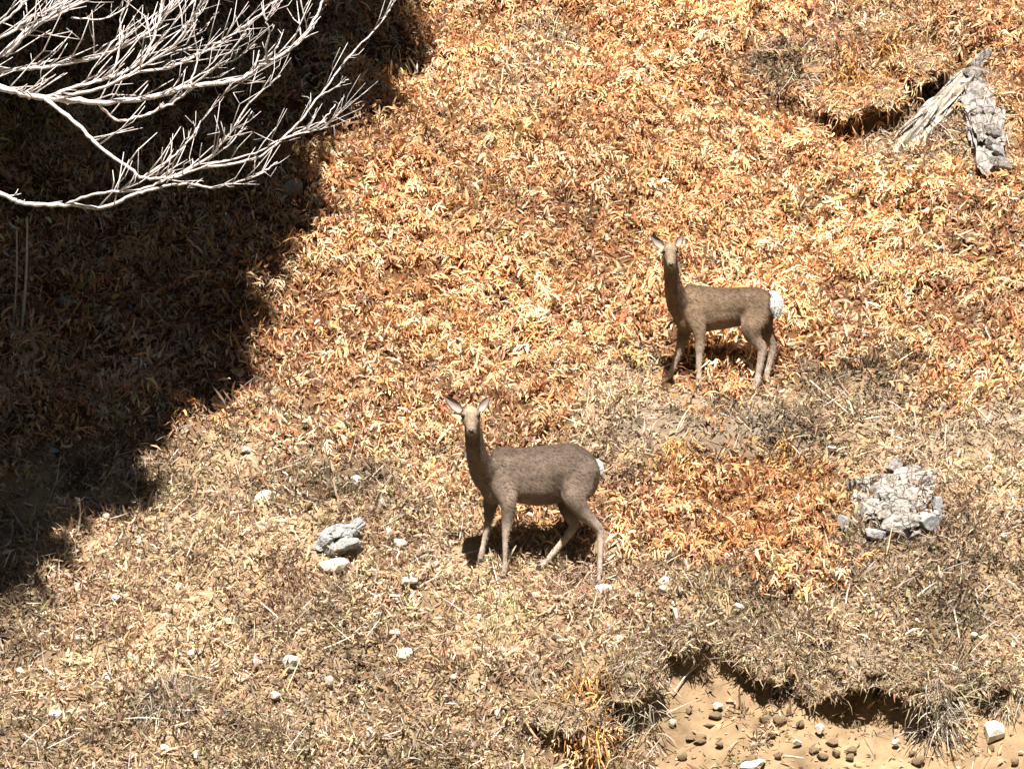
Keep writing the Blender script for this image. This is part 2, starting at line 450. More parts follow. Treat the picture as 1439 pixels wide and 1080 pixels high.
# drooping dead fronds: an arching stalk with curled leaflets on both sides
x, y, z, px, py = scatter(36000)
kk = rng.random(len(x)) < orange(px, py) * (soil_mask(x, y) > .02) * (.14 + .86 * sstep(.34, .52, fbm(x * 2.7, y * 2.7, 64, 2)))
x, y, z, px, py = x[kk], y[kk], z[kk], px[kk], py[kk]; kf = len(x); n = normal_at(x, y)
fl = np.clip(rng.lognormal(-1.7, .32, kf), .09, .36); faz = -math.pi / 2 + rng.normal(0, .55, kf) + (fbm(x * 1.4, y * 1.4, 66, 2) - .5) * 2.6
fth = rng.uniform(.55, 1.35, kf); fcu = rng.uniform(1.2, 2.5, kf)
fc = pal(OR, [6, 4.5, 3.5, 1.1, 1.4, .4, .7], kf, .13) * (.5 + 1.0 * fbm(x * 1.3, y * 1.3, 81, 4))[:, None]
rust = sstep(1.2, .7, np.hypot((px - 1030) / 190, (py - 715) / 85))[:, None] * .34
fc = fc * (1 - rust * np.array([.08, .3, .5]))
exv = np.cross(np.array([0, 1., 0]), n); exv /= np.linalg.norm(exv, axis=1, keepdims=True); eyv = np.cross(n, exv)
hv = np.cos(faz)[:, None] * exv + np.sin(faz)[:, None] * eyv; svv = -np.sin(faz)[:, None] * exv + np.cos(faz)[:, None] * eyv
NP = 13
P0 = np.stack([x, y, z], -1); cur = P0.copy(); VV, QQ, CC = [V], [Q], [C]; off = len(V)
for i in range(NP):
    t = (i + .5) / NP
    a = fth - fcu * t
    dv = np.cos(a)[:, None] * hv + np.sin(a)[:, None] * n
    cur = cur + dv * (fl / NP)[:, None]
    if i < 2: continue
    up_ = np.cross(svv, dv); up_ = up_ * np.sign((up_ * n).sum(1))[:, None]
    sgn = np.where(rng.random(kf) < .5, 1.0, -1.0) if i % 2 else -sgn if i > 2 else np.where(rng.random(kf) < .5, 1.0, -1.0)
    # local frame: leaflets point out sideways and forward, then curl under
    dd = svv * sgn[:, None] * .6 + dv * .8 + rng.normal(0, .25, (kf, 3)); dd /= np.linalg.norm(dd, axis=1, keepdims=True)
    wv = np.cross(dd, up_) + rng.normal(0, .3, (kf, 3)); wv /= np.linalg.norm(wv, axis=1, keepdims=True)
    Lp = fl * rng.uniform(.24, .44, kf) * (1.15 - .75 * t); Wp = Lp * rng.uniform(.12, .24, kf)
    c1 = cur + dd * (Lp * .5)[:, None] + up_ * (Lp * rng.uniform(-.05, .18, kf))[:, None]
    d2 = dd * .7 - up_ * rng.uniform(.2, 1.0, kf)[:, None]; d2 /= np.linalg.norm(d2, axis=1, keepdims=True)
    c2 = c1 + d2 * (Lp * .5)[:, None]
    vv = np.stack([cur - wv * (Wp * .25)[:, None], cur + wv * (Wp * .25)[:, None], c1 - wv * (Wp * .5)[:, None], c1 + wv * (Wp * .5)[:, None], c2 - wv * (Wp * .15)[:, None], c2 + wv * (Wp * .15)[:, None]], 1)
    ok = trodden(cur); vv = vv[ok]; ko = len(vv)
    q = (np.arange(ko)[:, None, None] * 6 + np.array([[0, 1, 3, 2], [2, 3, 5, 4]])[None]).reshape(-1, 4)
    VV.append(vv.reshape(-1, 3)); QQ.append(q + off); off += ko * 6
    CC.append(np.repeat((fc * (1 + rng.normal(0, .12, (kf, 1))))[ok], 6, axis=0))
V = np.concatenate(VV); Q = np.concatenate(QQ); C = np.concatenate(CC)
tag(link('dead_bracken', np_mesh('dead_bracken', V, Q, C), M['leaf']), 'curled orange dead bracken covering the upper hillside', 'bracken', kind='stuff')

# flattened rusty litter under the bracken, toned darker to deepen the shaded gaps
x, y, z, px, py = scatter(95000)
kk = rng.random(len(x)) < orange(px, py) * (soil_mask(x, y) > .02)
x, y, z = x[kk], y[kk], z[kk]; k = len(x); n = normal_at(x, y)
p = np.stack([x, y, z], -1) + n * rng.uniform(.004, .02, (k, 1))
V, Q, C = strips(p, n, rng.uniform(0, 6.28, k), rng.normal(.1, .3, k), rng.normal(.2, .7, k), np.clip(rng.lognormal(-2.8, .35, k), .03, .13), np.clip(rng.lognormal(-4.2, .35, k), .006, .03), rng.normal(0, .6, k), 2,
                 pal(OR, [2, 1, 4, .4, 6, .7, 1.2], k, .22) * .75, taper=(.5, 1, .3))
tag(link('bracken_litter', np_mesh('bracken_litter', V, Q, C), M['leaf']), 'flattened rusty bracken litter, darkened for gap shade, lying under the standing fronds', 'leaf litter', kind='stuff')

# tan short grass and litter
def keep_tan(x, y, px, py):
    s = soil_mask(x, y)
    g = sstep(.30, .52, fbm(x * 2.0, y * 2.0, 95, 3))
    return (1 - orange(px, py) * .9) * np.where(s < 0, .05, 1.0) * (.42 + .58 * g) * (1 - .45 * worn(px, py))
x, y, hh, ph, cid, sc, m = clumps(11500, 34, keep_tan, .085, .06, 2)
z = T(x, y); n = normal_at(x, y)
p = np.stack([x, y, z], -1) + n * (hh[:, None] + .003)
kk = trodden(p); p, n, x, y, ph, cid, sc = p[kk], n[kk], x[kk], y[kk], ph[kk], cid[kk], sc[kk]
k = len(p)
cl = pal(TN, [3.6, 3.6, 3.0, 1.5, 2.2, 1.4, 2.0, 2.2], k, .2)
cl = cl * np.clip(1 + rng.normal(0, .24, m), .4, 1.5)[cid][:, None] * (.06 + 1.78 * fbm(x * 1.9, y * 1.9, 85, 4))[:, None]
pxt, pyt = project(p[:, 0], p[:, 1], p[:, 2]); wn = worn(pxt, pyt)[:, None] * .6
cl = cl * (1 - wn) + np.array([.31, .25, .19]) * wn * (cl.mean(1, keepdims=True) / .33)
redp = sstep(.6, .74, fbm(x * 1.5 + 70, y * 1.5, 87, 3))[:, None] * .5
cl = cl * (1 - redp) + np.array([.36, .21, .14]) * redp * (cl.mean(1, keepdims=True) / .33)
az = np.where(rng.random(k) < .5, ph + rng.normal(0, .6, k), rng.uniform(0, 6.28, k))
V, Q, C = strips(p, n, az, rng.uniform(-.2, 1.2, k), rng.normal(.3, 1.4, k), np.clip(rng.lognormal(-3.1, .45, k), .018, .12), np.clip(rng.lognormal(-4.7, .45, k), .0035, .02), rng.normal(0, 1.0, k), 2, cl,
                 taper=(.7, 1, .3))
tag(link('dry_grass', np_mesh('dry_grass', V, Q, C), M['leaf']), 'short tan withered grass and leaf litter on the lower slope', 'dry grass', kind='stuff')

x, y, z, px, py = scatter(150000)
kk = rng.random(len(x)) < (1 - orange(px, py)) * np.where(soil_mask(x, y) < 0, .12, 1.0) * (1 - .5 * worn(px, py))
x, y, z = x[kk], y[kk], z[kk]; k = len(x); n = normal_at(x, y)
p = np.stack([x, y, z], -1) + n * rng.uniform(.003, .016, (k, 1))
V, Q, C = strips(p, n, rng.uniform(0, 6.28, k), rng.normal(.15, .35, k), rng.normal(.2, .8, k), np.clip(rng.lognormal(-3.2, .4, k), .018, .10), np.clip(rng.lognormal(-4.6, .4, k), .004, .022), rng.normal(0, .8, k), 2,
                 pal(TN + [(.50, .30, .15)], [3.6, 3.6, 2.4, 1.2, 2.2, 1.4, 1.6, 1.6, 2.2], k, .2) * (.2 + 1.5 * fbm(x * 1.9, y * 1.9, 85, 4))[:, None], taper=(.5, 1, .3))
tag(link('grass_litter', np_mesh('grass_litter', V, Q, C), M['leaf']), 'flattened straw and leaf crumbs lying over the lower slope', 'litter', kind='stuff')

# fine twigs lying about
x, y, z, px, py = scatter(13000)
k = rng.random(13000) < (1 - orange(px, py) * .75) * np.where(soil_mask(x, y) < 0, .12, .55)
x, y, z = x[k], y[k], z[k]; k = len(x)
n = normal_at(x, y); p = np.stack([x, y, z], -1) + n * rng.uniform(.01, .05, (k, 1))
V, Q, C = strips(p, n, rng.uniform(0, 6.28, k), rng.normal(.12, .3, k), rng.normal(.15, .25, k), rng.uniform(.08, .24, k), rng.uniform(.004, .0085, k), rng.normal(.5, .7, k), 3,
                 pal([(.62, .55, .46), (.45, .40, .35), (.30, .24, .2), (.68, .55, .38)], [3, 3, 2, 2], k))
tag(link('twig_litter', np_mesh('twig_litter', V, Q, C), M['leaf']), 'thin grey twigs strewn over the withered grass', 'twigs', kind='stuff')

# pebbles and crumbs of earth
def rock_mesh(name, seed, sub=2, cuts=6, rough=.12):
    r = np.random.default_rng(seed)
    bm = bmesh.new(); bmesh.ops.create_icosphere(bm, subdivisions=sub, radius=1)
    P_ = np.array([v.co for v in bm.verts])
    for i in range(cuts):
        nn = r.normal(size=3); nn /= np.linalg.norm(nn); h = r.uniform(.45, .8) if sub < 3 else r.uniform(.38, .7)
        dd = P_ @ nn - h
        P_ = P_ - np.clip(dd, 0, None)[:, None] * nn
    P_ = P_ * (1 + r.normal(0, rough * .35, (len(P_), 1)))
    for v, c in zip(bm.verts, P_): v.co = c
    me = bpy.data.meshes.new(name); bm.to_mesh(me); bm.free()
    return me
x, y, z, px, py = scatter(16000)
k = rng.random(16000) < (1 - orange(px, py)) * np.where(soil_mask(x, y) < .0, 1.0, .3)
x, y, z = x[k], y[k], z[k]; k = len(x)
oct_ = np.array([(1, 0, 0), (0, 1, 0), (-1, 0, 0), (0, -1, 0), (0, 0, 1), (0, 0, -1)], float)
tri = np.array([(0, 1, 4), (1, 2, 4), (2, 3, 4), (3, 0, 4), (1, 0, 5), (2, 1, 5), (3, 2, 5), (0, 3, 5)])
s = rng.lognormal(-4.75, .45, k)
ang = rng.uniform(0, 6.28, k)
o = oct_[None] * (1 + rng.normal(0, .25, (k, 6, 1))) * s[:, None, None] * np.array([1.2, 1, .7])
ca, sa = np.cos(ang)[:, None], np.sin(ang)[:, None]
V = np.stack([o[..., 0] * ca - o[..., 1] * sa, o[..., 0] * sa + o[..., 1] * ca, o[..., 2]], -1) + np.stack([x, y, z], -1)[:, None] + np.array([0, 0, .003])
Q = (np.arange(k)[:, None, None] * 6 + tri[None]).reshape(-1, 3)
C = np.repeat(pal([(.50, .38, .24), (.36, .25, .14), (.66, .58, .46), (.22, .15, .09)], [3, 5, 1, 4], k), 6, axis=0)
tag(link('pebbles', np_mesh('pebbles', V.reshape(-1, 3), Q, C, False), M['leaf']), 'tiny pebbles and earth crumbs on the bare lower slope', 'pebbles', kind='stuff')

# ------------------------------------------------------------------ stones
ROCKS = [rock_mesh('stone_%d' % i, 100 + i, 2, 7) for i in range(7)]
CRAGS = [rock_mesh('crag_%d' % i, 200 + i, 3, 16, .07) for i in range(6)]
def core_mesh(seed):
    r = np.random.default_rng(seed)
    bm = bmesh.new(); bmesh.ops.create_icosphere(bm, subdivisions=5, radius=1)
    Pv = np.array([v.co for v in bm.verts])
    # broken into blocks: every cell of a jittered lattice gets its own height and facet tilt
    cen = r.normal(size=(46, 3)); cen /= np.linalg.norm(cen, axis=1, keepdims=True)
    dd = np.linalg.norm(Pv[:, None] - cen[None], axis=2) + (fbm(Pv[:, :1] * 5 + seed, Pv[:, 1:2] * 5 + Pv[:, 2:3] * 3, 9, 3) - .5) * .25
    o_ = np.argsort(dd, axis=1); c0 = o_[:, 0]; gap = np.take_along_axis(dd, o_[:, 1:2], 1)[:, 0] - dd[np.arange(len(Pv)), c0]
    tilt = r.normal(0, .5, (46, 3)); hgt = r.uniform(-.16, .16, 46)
    rad = 1 + hgt[c0] + ((Pv - cen[c0]) * tilt[c0]).sum(1) - .13 * np.exp(-(gap / .03) ** 2) + (fbm(Pv[:, 0] * 9, Pv[:, 1] * 9 + Pv[:, 2] * 7, 19, 3) - .5) * .10
    Pv = Pv * rad[:, None]
    for v, c in zip(bm.verts, Pv): v.co = c
    me = bpy.data.meshes.new('rock_core'); bm.to_mesh(me); bm.free()
    return me
MARKS = [((476, 770), 'near the grey-white slab'), ((760, 860), 'below the larger deer'), ((1090, 1030), 'on the bare soil of the cut'), ((1255, 720), 'near the white outcrop'),
         ((945, 830), 'downslope of the orange bank'), ((240, 985), 'beside the grey wiry tussock'), ((380, 1030), 'beside the brown wiry tussock'), ((150, 760), 'just below the shadow edge'),
         ((411, 933), 'around the biggest rounded cream stone'), ((1070, 420), 'in bracken under the smaller deer'), ((1300, 1010), 'around the hanging grey tussock'), ((569, 924), 'by the cream stone with a sliver above'),
         ((60, 900), 'on pale ground under the shadow tip'), ((830, 960), 'above the orange-topped tussock'), ((1330, 880), 'above the overhanging sod')]
def small_label(px, py, w_, h_):
    r_ = w_ / h_
    shape = 'flat' if r_ > 1.6 else ('upright' if r_ < 1.0 else ('stubby' if r_ < 1.25 else 'oval'))
    size = 'tiny' if w_ < 11 else ('small' if w_ < 16 else 'fist-sized')
    return '%s %s pale stone lying %s' % (size, shape, min(MARKS, key=lambda q: (q[0][0] - px) ** 2 + (q[0][1] - py) ** 2)[1])
def stone(px, py, wpx, hpx=None, m='stone', sink=.25, label=None, group=None, name='stone', lift=0, parent=None, rot=None, cat='stone'):
    g = ground_at(px, py + (hpx or wpx * .7) * .3)
    S = (CAM_D + g[1]) / F
    a = wpx * S * .55; h = (hpx or wpx * .7) * S * .6
    lib = CRAGS if (parent is not None or name == 'rock_slab') else ROCKS
    me = core_mesh(77) if name == 'rock_slab' else lib[int(rng.integers(len(lib)))].copy(); me.name = name
    o = link(name, me, M[m])
    o.scale = (a, a * rng.uniform(.7, 1), h)
    o.rotation_euler = (rng.normal(.25, .15), rng.normal(0, .15) if rot is None else rot, rng.uniform(-.5, .5))
    o.location = (g[0], g[1], g[2] + h * (1 - 2 * sink) * .6 + .02 + lift)
    if parent is None: tag(o, label or small_label(px, py, wpx, hpx), cat, group or ('small pale stones on the slope' if label is None else None))
    return o
stone(500, 680, 20, 19, 'stone', label='blocky white stone below the orange bracken, upslope of the grey slab')
stone(376, 699, 40, 22, 'stone', .3, 'long flat cream stone lying by the edge of the big shadow')
stone(476, 762, 62, 32, 'greyrock', .1, 'large grey-white slab of rock propped above a dark gap', name='rock_slab', cat='rock', rot=-.35)
stone(466, 797, 44, 22, 'stone', .2, 'cream stone tucked under the grey-white slab')
stone(845, 833, 30, 18, 'stone', .25, 'flat cream stone just below the larger deer\'s hind hoof')
stone(934, 821, 22, 16, 'stone', .25, 'cream stone downslope of the orange bank, beside a smaller one')
stone(411, 933, 27, 26, 'stone', .2, 'rounded cream stone on the pale lower slope, biggest there')
stone(569, 924, 27, 24, 'stone', .2, 'cream stone with a thin pale sliver just above it')
stone(1026, 786, 16, 15, 'stone', .15, 'bright white stone at the foot of the orange bank')
stone(1395, 1030, 36, 30, 'stone', .25, 'large yellow-cream stone on bare soil beside the hanging tuft')
stone(1062, 1074, 44, 16, 'stone', .45, 'wide pale stone half buried in bare soil')
stone(411, 266, 36, 26, 'greyrock', .25, 'blue-grey rock in the tree shadow under the bare branches', cat='rock', name='rock')
stone(452, 262, 14, 12, 'stone', .2, 'small pale stone beside the shaded blue-grey rock')
stone(323, 314, 16, 20, 'stone', .1, 'small pale stone standing at the edge of dense shadow')
stone(92, 425, 34, 14, 'greyrock', .3, 'flat grey stone in deep shadow beside the thin bare stems')
stone(75, 637, 20, 14, 'greyrock', .2, 'small grey stone deep in the tree shadow')
stone(271, 573, 22, 22, 'greyrock', .2, 'grey stone at the ragged lower edge of the shadow')
for q in [(545, 756, 11, 15), (560, 769, 18, 12), (198, 769, 13, 11), (164, 847, 14, 10), (149, 733, 10, 9), (269, 926, 11, 10), (360, 937, 17, 11), (80, 1010, 22, 16),
          (556, 897, 20, 9), (461, 963, 12, 14), (386, 985, 14, 9), (573, 825, 24, 10), (538, 713, 9, 10), (749, 843, 11, 11), (932, 835, 13, 8), (958, 837, 7, 16), (1036, 861, 17, 13),
          (944, 1022, 11, 9), (1008, 1000, 14, 8), (1152, 1032, 13, 13), (1166, 637, 13, 7), (345, 640, 12, 8), (305, 590, 12, 9), (610, 800, 10, 9), (120, 870, 10, 8), (640, 960, 12, 8),
          (700, 1010, 10, 9), (520, 1040, 12, 9), (230, 1060, 14, 9), (30, 950, 12, 8), (1370, 900, 10, 8), (1290, 880, 9, 7), (1070, 420, 9, 8), (870, 905, 10, 8), (250, 830, 10, 8), (320, 880, 9, 7),
          (480, 880, 11, 8), (780, 900, 11, 8), (1225, 850, 9, 7), (1410, 760, 12, 9), (60, 900, 11, 8), (150, 960, 12, 9), (1120, 1050, 12, 8), (1260, 1050, 12, 9), (1345, 950, 12, 9)]:
    stone(q[0], q[1], q[2] * 1.15, q[3] * 1.15, lift=.018)

for i in range(34):
    qx, qy = rng.uniform(925, 1430), rng.uniform(985, 1076)
    if soil_mask(*ground_at(qx, qy)[:2]) > -.03: continue
    wq, hq = rng.uniform(8, 22), rng.uniform(7, 13)
    where = 'under the black hollow' if 1120 < qx < 1260 else ('beside the hanging grey tussock' if 1260 <= qx < 1360 else ('by the yellow-cream stone' if qx >= 1360 else ('below the turf shoulder' if qx < 1010 else 'around the half-buried pale stone')))
    stone(qx, qy, wq, hq, 'clod', .3, '%s brown clod of earth on the bare soil %s' % (('long flat' if wq > 1.6 * hq else 'squat') if wq > 14 else 'tiny', where), 'earth clods on the bare soil', name='earth_clod', cat='clod')
def outcrop(label, blocks, m='rock', group=None, lift=0.0):
    cx, cy = np.mean([b[0] for b in blocks]), max(b[1] for b in blocks)
    g0 = ground_at(cx, cy)
    e = empty('rock_outcrop', g0); tag(e, label, 'rock')
    # the ledge the blocks break out of
    bx_ = [b[0] for b in blocks]; by_ = [b[1] for b in blocks]; S = (CAM_D + g0[1]) / F
    cx2, cy2 = (min(bx_) + max(bx_)) / 2, (min(by_) + max(by_)) / 2
    gc = ground_at(cx2, cy2 + 6)
    W_, H_ = (max(bx_) - min(bx_)) * .56 * S, (max(by_) - min(by_)) * .60 * S
    me = core_mesh(int(cx)); o = link('rock_core', me, M['rock'], e)
    o.scale = (W_ * .95, H_ * 1.25, min(W_, H_) * .58); o.rotation_euler = (math.atan(SLOPE), 0, 0)
    o.location = [float(v) for v in (gc - g0 + np.array([0, .02 - lift * .6, -.06 + lift]))]
    for b in blocks:
        o = stone(b[0], b[1], b[2] * 1.15, b[3] * 1.2, m=(b[4] if len(b) > 4 else m), name='rock_block', sink=.34, lift=lift, parent=e, rot=rng.normal(0, .5))
        o.parent = e; o.matrix_parent_inverse = Matrix.Translation(-Vector([float(v) for v in g0]))
    return e
outcrop('cracked white rock outcrop breaking out of the grass beside the orange bank',
        [(1258, 655, 34, 26), (1303, 676, 30, 28), (1208, 680, 34, 26), (1217, 717, 42, 32),
         (1262, 745, 50, 30), (1305, 730, 36, 36, 'greyrock'), (1191, 734, 24, 32, 'greyrock'),
         (1232, 752, 32, 22, 'greyrock'), (1285, 752, 30, 20), (1318, 712, 26, 24, 'greyrock')])
outcrop('narrow broken band of white rock running down beside the bleached log',
        [(1378, 98, 34, 22), (1372, 118, 36, 26), (1362, 138, 36, 24), (1378, 150, 30, 26), (1388, 170, 28, 30), (1374, 176, 24, 22), (1398, 203, 26, 26), (1396, 222, 24, 28), (1408, 246, 30, 32),
         (1403, 230, 20, 20, 'greyrock'), (1360, 158, 24, 18, 'greyrock')], lift=.08)

# ------------------------------------------------------------------ bleached splintered log, upper right
g0 = ground_at(1300, 195)
log = empty('fallen_log', g0); tag(log, 'bleached splintered dead log lying under overhanging bracken', 'log')
la = ground_at(1366, 112) + np.array([0, -.01, .03]); lb = ground_at(1256, 218) + np.array([0, -.01, .0])
ld = lb - la; LL = np.linalg.norm(ld); ld /= LL
lu = np.array([0, -.6, .8]); lu = lu - ld * (lu @ ld); lu /= np.linalg.norm(lu); ls = np.cross(ld, lu)
nl, na = 40, 36
tt = np.linspace(0, 1, nl)[:, None]; aa = np.linspace(0, 2 * math.pi, na, endpoint=False)[None]
rid = fbm(aa * 5 + np.zeros_like(tt), tt * 1.6 + aa * .2, 23, 3) + .35 * vnoise(aa * 11 + np.zeros_like(tt), tt * 3, 24)
Rl = np.interp(tt, [0, .08, .5, .9, 1], [.04, .085, .08, .055, .015]) * (.1 + 1.35 * rid + .5 * (vnoise(aa * 2.2 + np.zeros_like(tt), tt * 7, 29) - .5))
Vl = np.stack([Rl * np.cos(aa) * 1.1, Rl * np.sin(aa), tt * LL + 0 * aa], -1)
i_ = (np.arange(nl - 1)[:, None] * na + np.arange(na)[None]); j_ = (np.arange(nl - 1)[:, None] * na + (np.arange(na)[None] + 1) % na)
me = np_mesh('log_core', Vl.reshape(-1, 3), np.stack([i_, j_, j_ + na, i_ + na], -1).reshape(-1, 4), None, False)
o = link('log_core', me, M['wood'], log)
Rm = Matrix((Vector(ls), Vector(lu), Vector(ld))).transposed().to_4x4(); o.matrix_local = Matrix.Translation(Vector([float(v) for v in la - g0 - lu * .03])) @ Rm
for i in range(34):
    q = rng.uniform(-1.3, 1.3); R_ = rng.uniform(.06, .10)
    t0 = rng.uniform(0, .75); ln = rng.uniform(.08, .4)
    c0 = ls * R_ * math.sin(q) * 1.15 + lu * (R_ * math.cos(q) - .03) + la + ld * LL * t0
    c2 = c0 + ld * min(ln, LL * (1.15 - t0)) + ls * rng.normal(0, .05) - lu * rng.uniform(-.01, .05)
    mb = MB(); c1 = (c0 + c2) / 2 + lu * .006
    tube(mb, catmull([c0, c1, c2], 3), np.array([.4, .9, 1, 1, .9, .7, .2]) * rng.uniform(.005, .012), 5)
    o = link('wood_splinter', mb.mesh('wood_splinter', False), M['wood'], log); o.matrix_parent_inverse = Matrix.Translation(-Vector([float(v) for v in g0]))

# ------------------------------------------------------------------ sticks
def stick(pts, r0, r1, label, name='fallen_stick', lift=.03, m='stick', cat='stick'):
    gp = [ground_at(*q[:2]) + np.array([0, 0, (q[2] if len(q) > 2 else lift)]) for q in pts]
    mb = MB(); c = catmull(gp, 5); tube(mb, c, np.linspace(r0, r1, len(c)), 6)
    return tag(link(name, mb.mesh(name), M[m]), label, cat)
stick([(165, 707), (190, 714), (216, 723)], .008, .004, 'pale straight stick on the ground at the lower shadow edge')
stick([(1138, 553, .08), (1165, 571, .06), (1192, 587, .03)], .007, .004, 'pale slanting stick below the smaller deer\'s hind hooves')
stick([(948, 870, .06), (953, 888, .05), (958, 905, .02)], .014, .008, 'short thick bleached stick on the slope above the soil cut')
stick([(1340, 865, .05), (1345, 890, .04), (1350, 915, .02)], .007, .004, 'upright pale twig right of the soil cut')
stick([(1150, 942, .05), (1153, 955, .04), (1150, 968, .02)], .011, .006, 'bright stub of wood on top of the overhanging sod')
stick([(320, 860), (308, 872), (300, 885)], .006, .004, 'short pale forked-looking stick among stones on the lower slope')
stick([(985, 945, .06), (965, 962, .06), (945, 985, .04)], .008, .004, 'thin straw-coloured stick leaning over the soil cut edge')
stick([(1330, 620, .10), (1328, 640, .06), (1332, 655, .0)], .006, .005, 'thin pale twig standing beside the white outcrop')
stick([(1203, 715, .05), (1210, 742, .03), (1217, 765, .02)], .007, .005, 'curved straw stem lying across the left blocks of the white outcrop')
stick([(1297, 700, .08), (1290, 725, .06), (1288, 752, .02)], .006, .004, 'curved straw stem lying across the right blocks of the white outcrop')
stick([(870, 845, .04), (845, 862, .05), (820, 885, .03)], .006, .004, 'long thin straw stick below the larger deer')

# ------------------------------------------------------------------ tussocks
def tussock(px, py, hgt, spread, count, label, cols, wts, hang=.5, width=.008, m='leaf', group=None, lift=0.0, head=None):
    g = ground_at(px, py)
    e = g + np.array([0, 0, lift])
    k = int(count * 1.7); width *= .62; hgt *= .85
    n = np.tile(normal_at(np.array([g[0]]), np.array([g[1]])), (k, 1)); n = n * .6 + np.array([0, 0, .4]); n /= np.linalg.norm(n, axis=1, keepdims=True)
    ph = rng.uniform(0, 6.28, k); rr = np.sqrt(rng.random(k)) * spread * .55
    p = np.stack([np.cos(ph) * rr, np.sin(ph) * rr, np.zeros(k)], -1)
    p[:, 2] = T(p[:, 0] + g[0], p[:, 1] + g[1]) - g[2] - .005
    az = np.where(rng.random(k) < hang, (-math.pi / 2 if head is None else head) + rng.normal(0, .5, k), ph + rng.normal(0, .4, k))
    V, Q, C = strips(p, n, az, rng.uniform(.2, 1.5, k), rng.normal(1.7, 1.1, k), hgt * rng.uniform(.35, 1.3, k), width * rng.uniform(.6, 1.4, k), rng.normal(0, .6, k), 5,
                     pal(cols, wts, k, .2), taper=(1, 1, .8, .2))
    o = link('grass_tussock', np_mesh('grass_tussock', V, Q, C), M[m]); o.location = [float(v) for v in e]
    return tag(o, label, 'grass tussock', group)
GREY = [(.42, .37, .30), (.30, .25, .19), (.55, .48, .37), (.2, .15, .11), (.38, .35, .2)]
STRAW = [(.62, .5, .3), (.7, .6, .42), (.45, .34, .2), (.5, .45, .22)]
ORG = [(.66, .38, .13), (.7, .46, .2), (.45, .22, .07), (.3, .15, .06)]
tussock(1318, 985, .36, .22, 260, 'grey hanging tussock spilling over the bare soil cut', GREY, [3, 2, 2, 2, 1], .8, .011)
tussock(895, 985, .30, .2, 170, 'grey-green tussock drooping over the side of the soil cut', GREY, [3, 2, 2, 2, 2], .8, .011)
tussock(830, 1005, .24, .26, 200, 'orange-topped tussock above dark hollows at the lower edge', ORG, [3, 3, 2, 1], .7, .012)
tussock(700, 860, .16, .3, 160, 'yellowish tussock just below the larger deer\'s front hooves', STRAW, [3, 2, 2, 3], .5, .008)
tussock(240, 985, .24, .3, 190, 'grey wiry tussock with spreading stems on the pale lower slope', GREY, [3, 2, 3, 2, 0], .5, .007)
tussock(380, 1030, .22, .28, 170, 'brown wiry tussock with dark base near the bottom stones', [(.4, .3, .2), (.25, .17, .11), (.6, .5, .36)], [3, 2, 2], .5, .007)
tussock(1310, 140, .26, .26, 220, 'olive-grey sedge tussock drooping beside the bleached log', STRAW + GREY[:2], [2, 2, 2, 3, 2, 2], .5, .009, head=-2.4)
tussock(1335, 150, .16, .2, 110, 'thin straw tussock growing through the middle of the bleached log', STRAW + GREY[:2], [2, 2, 2, 3, 2, 2], .5, .007, head=-2.4)
tussock(1275, 205, .15, .2, 110, 'thin olive tussock growing over the lower end of the bleached log', STRAW + GREY[:2], [2, 1, 2, 4, 2, 2], .5, .007, head=-2.4)
tussock(1195, 150, .22, .22, 170, 'shaggy bracken tussock hanging over a dark hollow', ORG, [4, 4, 2, 1], .8, .013)
tussock(1260, 118, .22, .24, 190, 'shaggy orange tussock overhanging the top of the bleached log', ORG, [4, 4, 2, 1], .8, .013)
tussock(1100, 940, .18, .24, 150, 'grey-brown tussock left of the overhanging sod', GREY, [3, 3, 2, 2, 1], .6, .008)
tussock(1420, 960, .18, .2, 130, 'olive tussock by the yellow-cream stone', GREY + STRAW[:1], [2, 2, 1, 1, 3, 2], .6, .008)
tussock(770, 60, .2, .3, 150, 'pale grey-olive tussock amid bracken beside the shadow\'s upper edge', GREY + STRAW, [2, 1, 2, 1, 2, 1, 1, 1, 2], .5, .009)
tussock(720, 195, .18, .24, 130, 'olive-green tussock standing out in the orange bracken', [(.32, .28, .08), (.42, .38, .14), (.25, .2, .07)], [2, 2, 1], .5, .010)
tussock(1100, 100, .14, .4, 170, 'flattened grey tussock patch on the orange upper slope', GREY, [3, 2, 3, 1, 1], .4, .008)
tussock(40, 190, .22, .3, 150, 'yellow-green tussock coloured as sun flecks in the shadow under the bare branches', [(.42, .40, .1), (.5, .45, .15), (.3, .27, .08)], [2, 2, 1], .4, .011)  # bright blade colour stands in for flecks of sun through the crown
tussock(1115, 640, .16, .3, 150, 'rusty tussock on the lip of the orange bank', ORG, [4, 2, 3, 1], .8, .013)
tussock(960, 655, .16, .3, 150, 'golden tussock drooping over the orange bank', ORG, [3, 4, 1, 1], .8, .013)
tussock(1010, 830, .16, .26, 130, 'straw tussock at the foot of the orange bank', STRAW, [3, 2, 2, 2], .5, .008)

